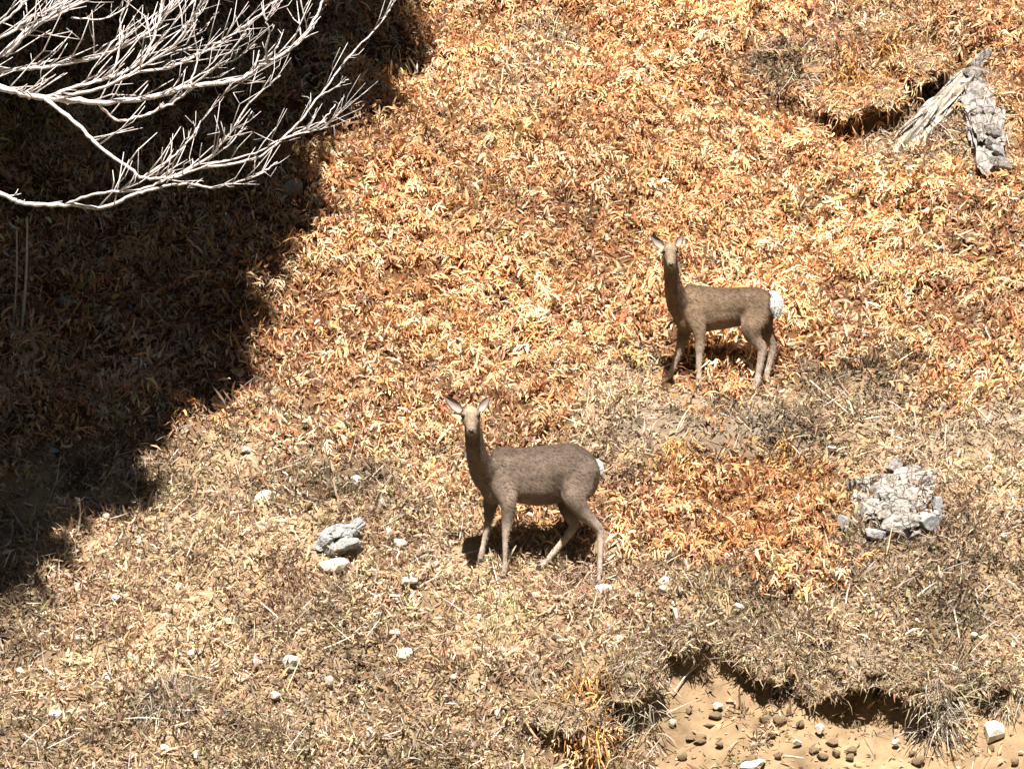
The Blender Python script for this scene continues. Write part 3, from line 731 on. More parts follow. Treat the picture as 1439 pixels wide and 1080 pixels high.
# overhanging sod lumps at the lip of the cut
def sod(px, py, wpx, dpt, thk, label, cols=None, fwd=.05):
    g = ground_at(px, py)
    S = (CAM_D + g[1]) / F
    bm = bmesh.new(); bmesh.ops.create_icosphere(bm, subdivisions=4, radius=1)
    Pv = np.array([v.co for v in bm.verts])
    nz = fbm(Pv[:, 0] * 3 + px, Pv[:, 1] * 3 + Pv[:, 2] * 2.3, 7, 4) - .5
    Pv = Pv * (1 + nz[:, None] * 1.0)
    Pv = Pv * np.array([wpx * S * .5, dpt, thk])
    Pv[:, 2] = np.where(Pv[:, 2] < 0, Pv[:, 2] * .55, Pv[:, 2]) + Pv[:, 1] * .5
    for v, c in zip(bm.verts, Pv): v.co = c
    me = bpy.data.meshes.new('sod'); bm.to_mesh(me); bm.free()
    for f in me.polygons: f.use_smooth = True
    e = empty('sod_overhang', g + np.array([0, -dpt * fwd, .02])); tag(e, label, 'sod')
    link('earth_lump', me, M['sod'], e)
    me.calc_loop_triangles()
    nv = np.array([v.normal[:] for v in me.vertices]); pv = np.array([v.co[:] for v in me.vertices])
    ok = np.where((nv[:, 2] > -.1))[0]
    idx = rng.choice(ok, 1700); p = pv[idx] + rng.normal(0, .014, (1700, 3)); n = nv[idx]
    n = n + np.array([0, -.1, .3]); n /= np.linalg.norm(n, axis=1, keepdims=True)
    k = len(p)
    V, Q, C = strips(p, n, -math.pi / 2 + rng.normal(0, 1.1, k), rng.uniform(-.4, .9, k), rng.normal(.8, 1.3, k), np.clip(rng.lognormal(-3.0, .5, k), .02, .14), np.clip(rng.lognormal(-5.0, .4, k), .003, .014), rng.normal(0, .8, k), 3,
                     pal(cols or TN, [3, 3, 3, 1.5, 1, 1, 3, 2][:len(cols or TN)], k, .18))
    tag(link('turf', np_mesh('turf', V, Q, C), M['leaf'], e), kind='stuff')
    return e
sod(1215, 950, 105, .20, .11, 'shaggy grey-brown sod overhanging a black hollow in the soil cut')
sod(1150, 968, 70, .15, .08, 'ragged grey clod slumping just left of the black hollow')
sod(1040, 935, 60, .10, .07, 'small brown clod above the left end of the bare soil')
sod(960, 935, 60, .11, .08, 'crumbly clod with a dark gap under it at the left end of the cut')
sod(1390, 965, 60, .12, .07, 'low turf clod above the yellow-cream stone')
sod(1130, 905, 70, .12, .07, 'rounded turf hummock upslope of the grey clods')
sod(1060, 880, 50, .10, .06, 'small turf hummock downslope of the rusty bank')
sod(1090, 958, 100, .15, .10, 'small crumbling sod edge at the left of the overhang')
sod(1300, 975, 90, .17, .10, 'tousled sod edge above the hanging grey tussock')
sod(890, 965, 80, .18, .12, 'steep turf shoulder at the side of the bare soil')
sod(800, 1015, 110, .16, .10, 'turf lump above dark hollows under the orange-topped tussock')

sod(1292, 98, 80, .24, .10, 'bracken-covered sod jutting over the top of the bleached log', OR, .5)
sod(1236, 142, 60, .20, .08, 'bracken sod jutting over a dark hollow beside the log', OR, .5)
sod(1182, 150, 64, .20, .08, 'small bracken sod jutting out left of the shaggy tussock', OR, .5)
sod(1402, 140, 40, .15, .07, 'bracken sod overhanging the narrow white rock band', OR, .4)

# thin bare stems in the shade and dead weeds
def stem(px0, py0, px1, py1, r, label, group=None, forks=0, name='sapling', m='stick'):
    g = ground_at(px1, py1); S = (CAM_D + g[1]) / F
    top = np.array([g[0] + (px0 - px1) * S, g[1] - .05, g[2] + (py1 - py0) * S])
    mid = (g + top) / 2 + np.array([.012, .01, 0])
    mb = MB(); c = catmull([g - np.array([0, 0, .03]), mid, top], 5); tube(mb, c, np.linspace(r, r * .6, len(c)), 6)
    for i in range(forks):
        t = rng.uniform(.55, 1); q = c[int(t * (len(c) - 1))]
        dd = np.array([rng.normal(0, .06), rng.normal(0, .05), rng.uniform(.01, .08)])
        tube(mb, [q, q + dd * .6 + np.array([0, 0, .004]), q + dd * 1.2 + np.array([0, 0, -.008])], [r * .5, r * .35, r * .2], 4)
    return tag(link(name, mb.mesh(name), M[m]), label, 'stem', group)
stem(39, 305, 30, 465, .010, 'tall thin pale stem standing in deep shadow under the branches')
stem(24, 320, 18, 460, .008, 'shorter brown stem close beside the tall pale stem in shadow')
stem(112, 700, 108, 752, .008, 'dead weed stalk with a forked top at the shadow edge', forks=7, name='weed_stalk')
stem(92, 738, 88, 778, .006, 'smaller dead weed stalk downslope of the forked one', forks=4, name='weed_stalk')
stem(250, 600, 245, 640, .005, 'dry branched weed catching sun beside the grey stone in shade', forks=7, name='weed_stalk')
stem(190, 660, 188, 700, .005, 'dry branched weed just above the pale straight stick', forks=8, name='weed_stalk')

# ------------------------------------------------------------------ the bare tree reaching in from the left
BY = -8.0
def bp(u, v, d=0.0):     # point of a branch; d = metres towards (-) or away from (+) the camera
    return unproj(u / 2.398, v / 2.398, BY + d)
g = np.array([-4.25, BY + .2, float(T(np.array(-4.25), np.array(BY + .2)))])
tree = empty('bare_tree', g); tag(tree, 'leafless pale-barked tree whose bare branches reach over the shadow', 'tree')
inv = Matrix.Translation(-Vector([float(v) for v in g]))
tp = [g - [0, 0, .3], g + [.05, 0, 2.0], g + [-.05, .1, 4.5], g + [.1, .1, 6.6], g + [.0, 0, 7.6], g + [.15, .1, 9.2], g + [.1, .3, 11.0]]
tc = catmull(tp, 5)
mb = MB(); tube(mb, tc, np.linspace(.17, .03, len(tc)), 10)
o = link('trunk', mb.mesh('trunk'), M['bark'], tree); o.matrix_parent_inverse = inv
limbs = {}
def at_trunk(z): return tc[int(np.argmin(abs(tc[:, 2] - z)))]
def branch(pts, r0, r1, twigs=0, up=(.5, .75), tl=(.08, .26), start=None, name='branch'):
    c = [start] if start is not None else []
    c += [bp(*q) for q in pts]
    c = catmull(c, 6)
    c[1:-1] += rng.normal(0, .0028, (len(c) - 2, 3))
    mb = MB(); r1 = r1 * .82; r0 = r0 * .8; rad = r0 + (r1 - r0) * np.linspace(0, 1, len(c)) ** .8
    tube(mb, c, rad * (1 + .12 * np.sin(np.arange(len(c)) * 2.3)), 7)
    o = link(name, mb.mesh(name), M['bark'], tree); o.matrix_parent_inverse = inv
    if twigs:
        tb = MB()
        for i in range(int(twigs * 1.15)):
            j = int(rng.integers(len(c) // 6, len(c) - 1)); q = c[j]
            tan = c[min(j + 1, len(c) - 1)] - c[j - 1]; tan /= np.linalg.norm(tan) + 1e-9
            dd = tan * rng.uniform(.2, 1.0) + np.array([rng.normal(up[0], .5), rng.normal(0, .5), rng.normal(up[1] * .8, .5)]) * .9
            dd /= np.linalg.norm(dd); L = rng.uniform(*tl) * (1 if rng.random() < .7 else 1.7)
            bend = np.array([rng.normal(.1, .3), rng.normal(0, .25), rng.normal(.25, .3)])
            e1 = q + dd * L * .5; e2 = e1 + (dd + bend) * L * .5
            r = min(rad[j] * .6, .0048)
            tube(tb, [q, e1, e2], [r, r * .75, r * .4], 5)
            if rng.random() < .6:
                d2 = dd + rng.normal(0, .55, 3); d2 /= np.linalg.norm(d2)
                tube(tb, [e1, e1 + d2 * L * .22, e1 + (d2 + bend) * L * .45], [r * .7, r * .5, r * .3], 5)
        t = link('twigs', tb.mesh('twigs'), M['bark'], o)
        tag(t, kind='stuff')
        t.matrix_parent_inverse = Matrix.Identity(4)
    return c
A0 = at_trunk(g[2] + 6.9); C0 = at_trunk(g[2] + 6.4); E0 = at_trunk(g[2] + 7.1); F0 = at_trunk(g[2] + 7.0)
branch([(-300, 240), (0, 295), (80, 315), (150, 330), (330, 345), (520, 325), (640, 290, .1), (800, 270, .15), (890, 215, .2), (980, 165, .2), (1040, 100, .25), (1085, 10, .3), (1105, -60, .3)], .030, .006, 34, start=A0)
branch([(150, 332), (260, 420, -.1), (330, 490, -.15), (440, 570, -.2), (490, 600, -.2), (590, 592, -.25), (690, 540, -.3), (760, 470, -.35), (840, 350, -.35), (945, 255, -.4)], .015, .005, 26)
branch([(-300, 520), (0, 650, -.1), (80, 685, -.1), (220, 690, -.15), (350, 698, -.2), (440, 660, -.2), (520, 635, -.2), (640, 620, -.15), (720, 632, -.1), (840, 600, 0), (900, 570, .05), (935, 545, .1)], .020, .004, 16, start=C0, tl=(.05, .16))
branch([(220, 690, -.15), (330, 652, -.25), (470, 640, -.3), (560, 605, -.3), (680, 565, -.35), (860, 515, -.4), (960, 465, -.4), (1080, 435, -.45), (1140, 385, -.5)], .010, .004, 26, tl=(.06, .2))
branch([(680, 565, -.35), (820, 545, -.3), (900, 510, -.25), (1000, 420, -.2), (1080, 320, -.15), (1180, 190, -.05), (1290, 70, 0), (1330, 5, .05)], .010, .004, 12, tl=(.06, .16))
branch([(1080, 322, -.15), (1130, 295, -.2), (1175, 268, -.25)], .006, .003, 2, tl=(.03, .08))
branch([(960, 465, -.4), (1080, 410, -.35), (1130, 352, -.3)], .006, .003, 2, tl=(.03, .08))
branch([(-300, 300), (0, 240, .2), (120, 230, .2), (250, 210, .2), (330, 190, .25), (430, 150, .3), (500, 110, .3), (560, 50, .35), (615, -20, .4)], .018, .006, 30, start=E0)
branch([(-300, 250), (-50, 215, .3), (100, 100, .3), (200, 40, .3), (290, -10, .35)], .020, .010, 18, start=F0)
branch([(-300, 230), (0, 130, .1), (90, 70, .1), (210, 10, .1), (260, -30, .1)], .014, .007, 16, start=F0)
branch([(20, 190, .25), (110, 100, .15), (270, 10, .1), (330, -30, .1)], .012, .006, 12)
branch([(-300, 200), (-20, 90, .2), (60, 30, .2), (110, -20, .2)], .012, .006, 10, start=F0)
branch([(150, 330), (260, 290, .05), (400, 250, .1), (480, 200, .1), (530, 90, .15), (548, -20, .2)], .013, .006, 22)
branch([(180, 337), (360, 290, -.1), (470, 230, -.15), (590, 150, -.2), (650, 50, -.25), (700, -30, -.3)], .012, .006, 22)
branch([(440, 245, .1), (560, 230, .15), (660, 190, .2), (760, 130, .2), (860, 60, .25), (960, -20, .3)], .010, .005, 18)
branch([(330, 345), (370, 390, .1), (420, 408, .1), (520, 375, .15), (600, 335, .15), (650, 292, .1)], .010, .008, 8, tl=(.05, .15))
branch([(480, 600, -.2), (580, 530, -.1), (640, 470, -.05), (700, 380, 0), (780, 285, 0)], .008, .004, 9, tl=(.06, .18))
branch([(640, 292, .1), (720, 230, .0), (800, 150, -.1), (835, 95, -.1)], .008, .004, 8, tl=(.05, .15))
branch([(640, 300, .1), (665, 190, .15), (650, 80, .1), (660, -10, .1)], .006, .004, 8, tl=(.05, .15))
branch([(895, 215, .2), (905, 100, .1), (900, 60, .1), (955, -5, .05)], .008, .004, 7, tl=(.04, .12))
branch([(1035, 105, .25), (1020, 30, .2), (1005, -30, .2)], .006, .004, 3, tl=(.04, .1))
branch([(700, 540, -.3), (790, 470, -.35), (850, 375, -.3)], .007, .003, 4, tl=(.04, .12))
branch([(540, 326, .0), (700, 240, .0), (790, 200, -.05), (860, 150, -.1)], .007, .003, 8, tl=(.05, .14))
branch([(240, 60, .1), (340, 65, .15), (420, 30, .2), (450, -10, .2)], .006, .004, 6, tl=(.05, .14))
branch([(330, 190, .25), (410, 150, .2), (405, 70, .2), (440, -10, .15)], .006, .004, 6, tl=(.05, .14))
for zt, dx, dz, dy in [(8.2, 1.6, 1.3, .4), (8.9, -1.2, 1.0, -.3), (9.6, 1.1, 1.3, -.4), (10.2, -.8, 1.0, .4), (5.4, -1.6, .6, .2), (7.7, -1.7, 1.1, .1)]:   # limbs above and beyond the frame
    s = at_trunk(g[2] + zt)
    e = s + np.array([dx, dy, dz]); mid = (s + e) / 2 + np.array([0, 0, -.15])
    mb = MB(); c = catmull([s, mid, e], 5); tube(mb, c, np.linspace(.04, .006, len(c)), 7)
    o = link('branch', mb.mesh('branch'), M['bark'], tree); o.matrix_parent_inverse = inv

# ------------------------------------------------------------------ the evergreen left of the frame whose crown throws the big shadow
EDGE = np.array([(640, -620), (628, -320), (606, -40), (592, 80), (560, 150), (470, 205), (446, 310), (385, 395), (352, 470), (300, 555), (262, 610), (190, 690), (110, 765), (36, 818), (-60, 885), (-250, 910), (-760, 760), (-1100, 400), (-1100, -300), (-500, -620)], float)
def inside(px, py):
    c = False; j = len(EDGE) - 1
    for i in range(len(EDGE)):
        xi, yi = EDGE[i]; xj, yj = EDGE[j]
        if (yi > py) != (yj > py) and px < (xj - xi) * (py - yi) / (yj - yi) + xi: c = not c
        j = i
    return c
ex, ey_ = -5.6, 2.6
gt = np.array([ex, ey_, float(T(np.array(ex), np.array(ey_)))])
ever = empty('evergreen_tree', gt); tag(ever, 'dense dark evergreen tree beyond the frame that shades the upper left slope', 'tree')
einv = Matrix.Translation(-Vector([float(v) for v in gt]))
lobes = []
sv = np.array(SUNV)
for gx_ in np.arange(-1100, 640, 66):
    for gy_ in np.arange(-620, 910, 54):
        for lay in (0, 1, 2):
            qx, qy = gx_ + rng.uniform(-30, 30), gy_ + rng.uniform(-25, 25)
            r = rng.uniform(.22, .42); rp = r * 225
            if not all(inside(qx + rp * .5 * math.cos(a), qy + rp * .36 * math.sin(a)) for a in np.linspace(0, 6.28, 9)): continue
            cc = (540.0 - qy) / F; yy = cc * CAM_D / (SLOPE - cc); k_ = (CAM_D + yy) / F
            s0 = np.array([(qx - 719.5) * k_, yy, (540 - qy) * k_])
            t0 = max((3.5 + r - s0[2]) / sv[2], 3.5)
            lobes.append((s0 + sv * (t0 + rng.uniform(0, 1.6) + lay * 1.6), r))
LP = np.array([l[0] for l in lobes]); LR = np.array([l[1] for l in lobes])
per = 95
u = rng.normal(size=(len(lobes), per, 3)); u /= np.linalg.norm(u, axis=-1, keepdims=True)
p = (LP[:, None] + u * (LR[:, None] * rng.random((len(lobes), per)) ** .4)[..., None]).reshape(-1, 3)
nn = u.reshape(-1, 3) + np.array([0, 0, .5]) + rng.normal(0, .5, (len(p), 3)); nn /= np.linalg.norm(nn, axis=1, keepdims=True)
k = len(p)
V, Q, C = strips(p, nn, rng.uniform(0, 6.28, k), rng.normal(0, .5, k), rng.normal(.4, .4, k), rng.uniform(.14, .24, k), rng.uniform(.08, .13, k), rng.normal(0, .6, k), 1,
                 pal([(.045, .075, .025), (.06, .09, .03), (.035, .06, .03)], [1, 1, 1], k), taper=(1, .7))
o = link('crown', np_mesh('crown', V, Q, C), M['green'], ever); o.matrix_parent_inverse = einv
ctr = LP.mean(0)
tk = catmull([gt - [0, 0, .4], gt + [.1, -.3, 2.5], (gt + ctr) / 2 + [-.6, 0, 1.6], ctr + [-.6, .3, .2], ctr + [-.2, .2, 1.8]], 6)
mb = MB(); tube(mb, tk, np.linspace(.3, .05, len(tk)), 10)
o = link('trunk', mb.mesh('trunk'), M['darkbark'], ever); o.matrix_parent_inverse = einv
for l in LP[::16]:
    j = int(np.argmin(np.linalg.norm(tk - (l + [0, 0, -.8]), axis=1))); s = tk[j]
    mb = MB(); c = catmull([s, (s + l) / 2 + [0, 0, -.15], l], 4); tube(mb, c, np.linspace(.06, .015, len(c)), 6)
    o = link('limb', mb.mesh('limb'), M['darkbark'], ever); o.matrix_parent_inverse = einv

# ------------------------------------------------------------------ the deer
def deer(spec, label, legk=.9):
    Y = spec['Y']; S = (CAM_D + Y) / F
    org = unproj(spec['c'][0], spec['c'][1], Y)
    org[2] = float(T(np.array(org[0]), np.array(org[1])))
    def L3(px, py, d): return unproj(px, py, Y) + np.array([0, d, 0]) - org   # body measured at the animal's own distance
    bm = bmesh.new()
    def loft(st, ns=14, flat=False):
        """st: (center, half in-plane, half depth) with in-plane axis perpendicular to the path"""
        cs = np.array([s[0] for s in st]); a = np.array([s[1] for s in st]); b = np.array([s[2] for s in st])
        cf = catmull(cs, 4); tt = np.linspace(0, 1, len(cf)); t0 = np.linspace(0, 1, len(cs))
        a = np.interp(tt, t0, a); b = np.interp(tt, t0, b)
        tan = np.gradient(cf, axis=0); tan /= np.linalg.norm(tan, axis=1, keepdims=True)
        rings = []
        for c, t, ai, bi in zip(cf, tan, a, b):
            e2 = np.array([0, 1., 0]); e2 = e2 - t * (e2 @ t); e2 /= np.linalg.norm(e2); e1 = np.cross(e2, t)
            rings.append([bm.verts.new(c + e1 * ai * math.cos(q) + e2 * bi * math.sin(q)) for q in np.linspace(0, 2 * math.pi, ns, endpoint=False)])
        for r0, r1 in zip(rings[:-1], rings[1:]):
            for j in range(ns): bm.faces.new((r0[j], r0[(j + 1) % ns], r1[(j + 1) % ns], r1[j]))
        bm.faces.new(rings[0][::-1]); bm.faces.new(rings[-1])
    # torso: vertical sections
    ts = np.array(spec['torso'], float)
    xs = np.linspace(0, len(ts) - 1, 40)
    ts = np.stack([np.interp(xs, np.arange(len(ts)), ts[:, i]) for i in range(4)], -1)
    ns = 20; rings = []
    for X, top, bot, hw in ts:
        cz = (top + bot) / 2; hh = (bot - top) / 2; ring = []
        for q in np.linspace(0, 2 * math.pi, ns, endpoint=False):
            cu, su = math.cos(q), math.sin(q)
            wid = hw * .84 * S * (1 - .16 * max(su, 0) ** 2 - .20 * max(-su, 0) ** 1.5)          # narrower towards the back line
            ring.append(bm.verts.new(L3(X, cz - hh * su, 0) + np.array([0, wid * np.sign(cu) * abs(cu) ** .85, 0])))
        rings.append(ring)
    for r0, r1 in zip(rings[:-1], rings[1:]):
        for j in range(ns): bm.faces.new((r0[j], r0[(j + 1) % ns], r1[(j + 1) % ns], r1[j]))
    bm.faces.new(rings[0][::-1]); bm.faces.new(rings[-1])
    for st in spec['legs']:
        loft([(L3(s[0], s[1], s[2]), s[3] * S * (legk if s[3] < 8 else 1), (s[4] if len(s) > 4 else s[3]) * S * (legk if s[3] < 8 else 1)) for s in st])
    loft([(L3(s[0], s[1], s[2]), s[3] * S, (s[4] if len(s) > 4 else s[3]) * S) for s in spec['neck']], 16)
    # head
    h0 = L3(*spec['poll']); h1 = L3(*spec['muzzle']); ax = (h1 - h0); HL = np.linalg.norm(ax); ax /= HL
    side = np.array([1., 0, 0]); side = side - ax * (side @ ax); side /= np.linalg.norm(side)
    upv = np.cross(side, ax); upv = upv if upv[2] > 0 else -upv
    hs = spec['hs']
    prof = [(-.12, .020, .022, .0), (-.02, .042, .042, .0), (.18, .056, .056, -.004), (.34, .058, .056, -.008), (.48, .046, .05, -.008), (.64, .035, .041, -.008), (.82, .031, .034, -.006), (.94, .029, .029, -.006), (1.0, .021, .021, -.006)]
    rings = []
    for t, hw, hh, off in prof:
        c = h0 + ax * HL * t + upv * off * hs
        rings.append([bm.verts.new(c + side * hw * hs * math.cos(q) + upv * hh * hs * math.sin(q)) for q in np.linspace(0, 2 * math.pi, 16, endpoint=False)])
    for r0, r1 in zip(rings[:-1], rings[1:]):
        for j in range(16): bm.faces.new((r0[j], r0[(j + 1) % 16], r1[(j + 1) % 16], r1[j]))
    bm.faces.new(rings[0][::-1]); bm.faces.new(rings[-1])
    bmesh.ops.recalc_face_normals(bm, faces=bm.faces)
    tmp = bpy.data.meshes.new('tmp'); bm.to_mesh(tmp); bm.free()
    to = bpy.data.objects.new('tmp', tmp); COL.objects.link(to)
    md = to.modifiers.new('r', 'REMESH'); md.mode = 'VOXEL'; md.voxel_size = .0085
    ms = to.modifiers.new('s', 'SMOOTH'); ms.factor = .5; ms.iterations = 5
    dg = bpy.context.evaluated_depsgraph_get(); dg.update()
    me = bpy.data.meshes.new_from_object(to.evaluated_get(dg)); me.name = 'body'
    bpy.data.objects.remove(to)
    me.materials.clear()
    nvt = len(me.vertices); co = np.empty(nvt * 3, np.float32); me.vertices.foreach_get('co', co); co = co.reshape(-1, 3).astype(float)
    nor = np.array([v.normal[:] for v in me.vertices])
    # muscle and bone: hollows behind the shoulder and before the thigh, a proud hip and shoulder blade
    kx0 = F / (CAM_D + Y); X0 = 719.5 + (co[:, 0] + org[0]) * kx0; Z0 = 540 - (co[:, 2] + org[2]) * kx0
    for mx_, mz_, rx_, rz_, am in spec['form']:
        co = co + nor * (am * np.exp(-((X0 - mx_) / rx_) ** 2 - ((Z0 - mz_) / rz_) ** 2) * sstep(.2, .7, abs(nor[:, 1])))[:, None]
    me.vertices.foreach_set('co', co.astype(np.float32).ravel()); me.update()
    nor = np.array([v.normal[:] for v in me.vertices])
    wpos = co + org
    kx = F / (CAM_D + Y)
    X = 719.5 + wpos[:, 0] * kx; Z = 540 - wpos[:, 2] * kx       # coat zones measured along the body
    base = np.tile(np.array(spec['coat']), (nvt, 1))
    def mix(c, wgt): 
        nonlocal base
        base = base * (1 - wgt[:, None]) + np.array(c) * wgt[:, None]
    tx, top, bot = np.array(spec['torso'])[:, 0], np.array(spec['torso'])[:, 1], np.array(spec['torso'])[:, 2]
    rel = (Z - np.interp(X, tx, top)) / (np.interp(X, tx, bot) - np.interp(X, tx, top))
    onb = sstep(tx[0], tx[0] + 12, X)
    mix(np.array(spec['coat']) * np.array([.5, .46, .44]), sstep(.24, .02, rel) * onb * .85)
    mix(np.array(spec['coat']) * 1.35, sstep(.45, .8, rel) * sstep(1.1, .9, rel) * onb * .6)
    lg = sstep(spec['legz'][0], spec['legz'][1], Z)
    mix((.52, .42, .34), lg * .9)
    # face paler, neck front dark
    hd = sstep(.16, .10, np.linalg.norm(co - (h0 + ax * HL * .4), axis=1) )
    mix((.30, .225, .150), hd * .75)
    brow = np.exp(-(((co - (h0 + ax * HL * .2 + upv * .05)) ** 2).sum(1)) / .04 ** 2); mix((.50, .39, .27), brow * .7)
    chin = np.exp(-(((co - (h0 + ax * HL * .92 - upv * .03)) ** 2).sum(1)) / .03 ** 2); mix((.45, .4, .35), chin * .6)
    rx, rz, rr = spec['rump']
    dr = np.hypot((X - rx) / rr[0], (Z - rz) / rr[1])
    mix((.035, .028, .024), sstep(1.6, 1.2, dr) * .8); mix((.78, .76, .73), sstep(1.15, .9, dr))
    ns_ = fbm(co[:, 0] * 16, co[:, 2] * 16 + co[:, 1] * 9, 5, 4); base *= (.70 + .60 * ns_)[:, None] * (.8 + .4 * fbm(co[:, 0] * 5 + 3, co[:, 2] * 7, 6, 3))[:, None]
    a = me.color_attributes.new('col', 'FLOAT_COLOR', 'POINT'); c4 = np.ones((nvt, 4), np.float32); c4[:, :3] = base; a.data.foreach_set('color', c4.ravel())
    for f in me.polygons: f.use_smooth = True
    e = empty('deer', org); tag(e, label, 'deer', 'two deer standing on the hillside')
    body = link('body', me, M['coat'], e)
    # short winter fur standing off the coat
    k = 20000
    idx = rng.integers(0, nvt, k); p = co[idx] + rng.normal(0, .004, (k, 3)); n = nor[idx]
    thin = lg[idx] * .65 + hd[idx] * .4
    back = np.array([1., 0, -.45])
    fl = back - n * (n @ back)[:, None]; fl /= np.linalg.norm(fl, axis=1, keepdims=True) + 1e-6
    Lf = rng.uniform(.010, .022, k) * (1 - thin * .7)
    dirv = fl * .9 + n * rng.uniform(.06, .28, k)[:, None] + rng.normal(0, .12, (k, 3)); dirv /= np.linalg.norm(dirv, axis=1, keepdims=True)
    sd = np.cross(dirv, n); sd /= np.linalg.norm(sd, axis=1, keepdims=True) + 1e-6
    Vf = np.stack([p - sd * .0016, p + sd * .0016, p + dirv * Lf[:, None]], 1).reshape(-1, 3)
    Cf = np.repeat(base[idx] * (1 + rng.normal(0, .1, (k, 1))), 3, axis=0)
    tag(link('fur', np_mesh('fur', Vf, np.arange(3 * k).reshape(-1, 3), Cf), M['fur'], e), kind='stuff')
    # eyes, nose
    for s in (-1, 1):
        bmm = bmesh.new(); bmesh.ops.create_uvsphere(bmm, u_segments=12, v_segments=8, radius=.0135 * hs); me2 = bpy.data.meshes.new('eye'); bmm.to_mesh(me2); bmm.free()
        for f in me2.polygons: f.use_smooth = True
        o = link('eye', me2, M['eye'], e); o.location = h0 + ax * HL * .40 + side * s * .047 * hs + upv * .026 * hs
    bmm = bmesh.new(); bmesh.ops.create_uvsphere(bmm, u_segments=14, v_segments=10, radius=1)
    for v in bmm.verts:
        x_, y_, z_ = v.co
        v.co = (x_ * .020 * hs * (1 + .25 * z_), y_ * .012 * hs, z_ * .014 * hs)
    me2 = bpy.data.meshes.new('nose'); bmm.to_mesh(me2); bmm.free()
    for f in me2.polygons: f.use_smooth = True
    o = link('nose', me2, M['nose'], e); o.location = h0 + ax * HL * .985 + upv * .008 * hs
    # ears: cupped leaves
    for b_, t_, wd in spec['ears']:
        pb = L3(*b_); pt = L3(*t_); ea = pt - pb; el = np.linalg.norm(ea); ea /= el
        fw = np.array([0, -1., 0.15]); fw = fw - ea * (fw @ ea); fw /= np.linalg.norm(fw); sw = np.cross(ea, fw)
        Vv = []; Cc = []
        nu, nv_ = 12, 11
        for lay in (0, 1):
            for i in range(nu + 1):
                t = i / nu; hwid = wd * (math.sin(math.pi * min(1, t * .86 + .14)) ** .75 * (1 - .25 * t) if t < 1 else .02)
                for j in range(nv_):
                    s = -1 + 2 * j / (nv_ - 1)
                    cup = (1 - s * s) * hwid * .75
                    q = pb + ea * el * t + sw * s * hwid - fw * (cup + lay * .004 * (1 - abs(s) ** 3))
                    Vv.append(q); inner = lay == 0
                    Cc.append(np.array([.42, .33, .28]) * (.35 + .65 * (1 - t)) * (1 if abs(s) < .7 else .22) if inner else np.array(spec['coat']) * .8)
        Qq = []; st = (nu + 1) * nv_
        for lay in (0, 1):
            for i in range(nu):
                for j in range(nv_ - 1):
                    a_ = lay * st + i * nv_ + j; Qq.append((a_, a_ + 1, a_ + nv_ + 1, a_ + nv_))
        for i in range(nu):
            for j in (0, nv_ - 1):
                a_ = i * nv_ + j; Qq.append((a_, a_ + nv_, st + a_ + nv_, st + a_))
        link('ear', np_mesh('ear', np.array(Vv), np.array(Qq), np.array(Cc)), M['coat'], e)
    # hooves: cloven
    for st in spec['legs']:
        s = st[-1]; c = L3(s[0], s[1], s[2]); bmm = bmesh.new()
        for q in (-1, 1):
            r_ = bmesh.ops.create_cone(bmm, cap_ends=True, segments=10, radius1=.017, radius2=.012, depth=.038)
            for v in r_['verts']:
                v.co.x = v.co.x * 1.35 - (.006 if v.co.z < 0 else -.002); v.co.y = v.co.y * .62 + q * .0105
        me2 = bpy.data.meshes.new('hoof'); bmm.to_mesh(me2); bmm.free()
        o = link('hoof', me2, M['hoof'], e); o.location = c + np.array([-.004, 0, -.004])
    # tail
    tl = [np.array(L3(*q[:3])) for q in spec['tail']]; tr = [q[3] * S for q in spec['tail']]
    mb = MB(); c = catmull(tl, 5); rd = np.interp(np.linspace(0, 1, len(c)), np.linspace(0, 1, len(tr)), tr)
    tube(mb, c, rd, 10, (.8, .78, .75)); 
    k = 2600; j = rng.integers(0, len(c), k); q = c[j]
    un = rng.normal(size=(k, 3)); un /= np.linalg.norm(un, axis=1, keepdims=True)
    sd = np.cross(un, rng.normal(size=(k, 3))); sd /= np.linalg.norm(sd, axis=1, keepdims=True)
    p0 = q + un * rd[j][:, None] * .7; p1 = q + un * (rd[j] * 1.1 + .008)[:, None] + np.array([.002, 0, -.012])
    Vt = np.stack([p0 - sd * .0022, p0 + sd * .0022, p1 + sd * .0006, p1 - sd * .0006], 1).reshape(-1, 3)
    mb.add(Vt, np.arange(4 * k).reshape(-1, 4), (.8, .78, .75))
    link('tail', mb.mesh('tail', color=True), M['fur'], e)
    return e

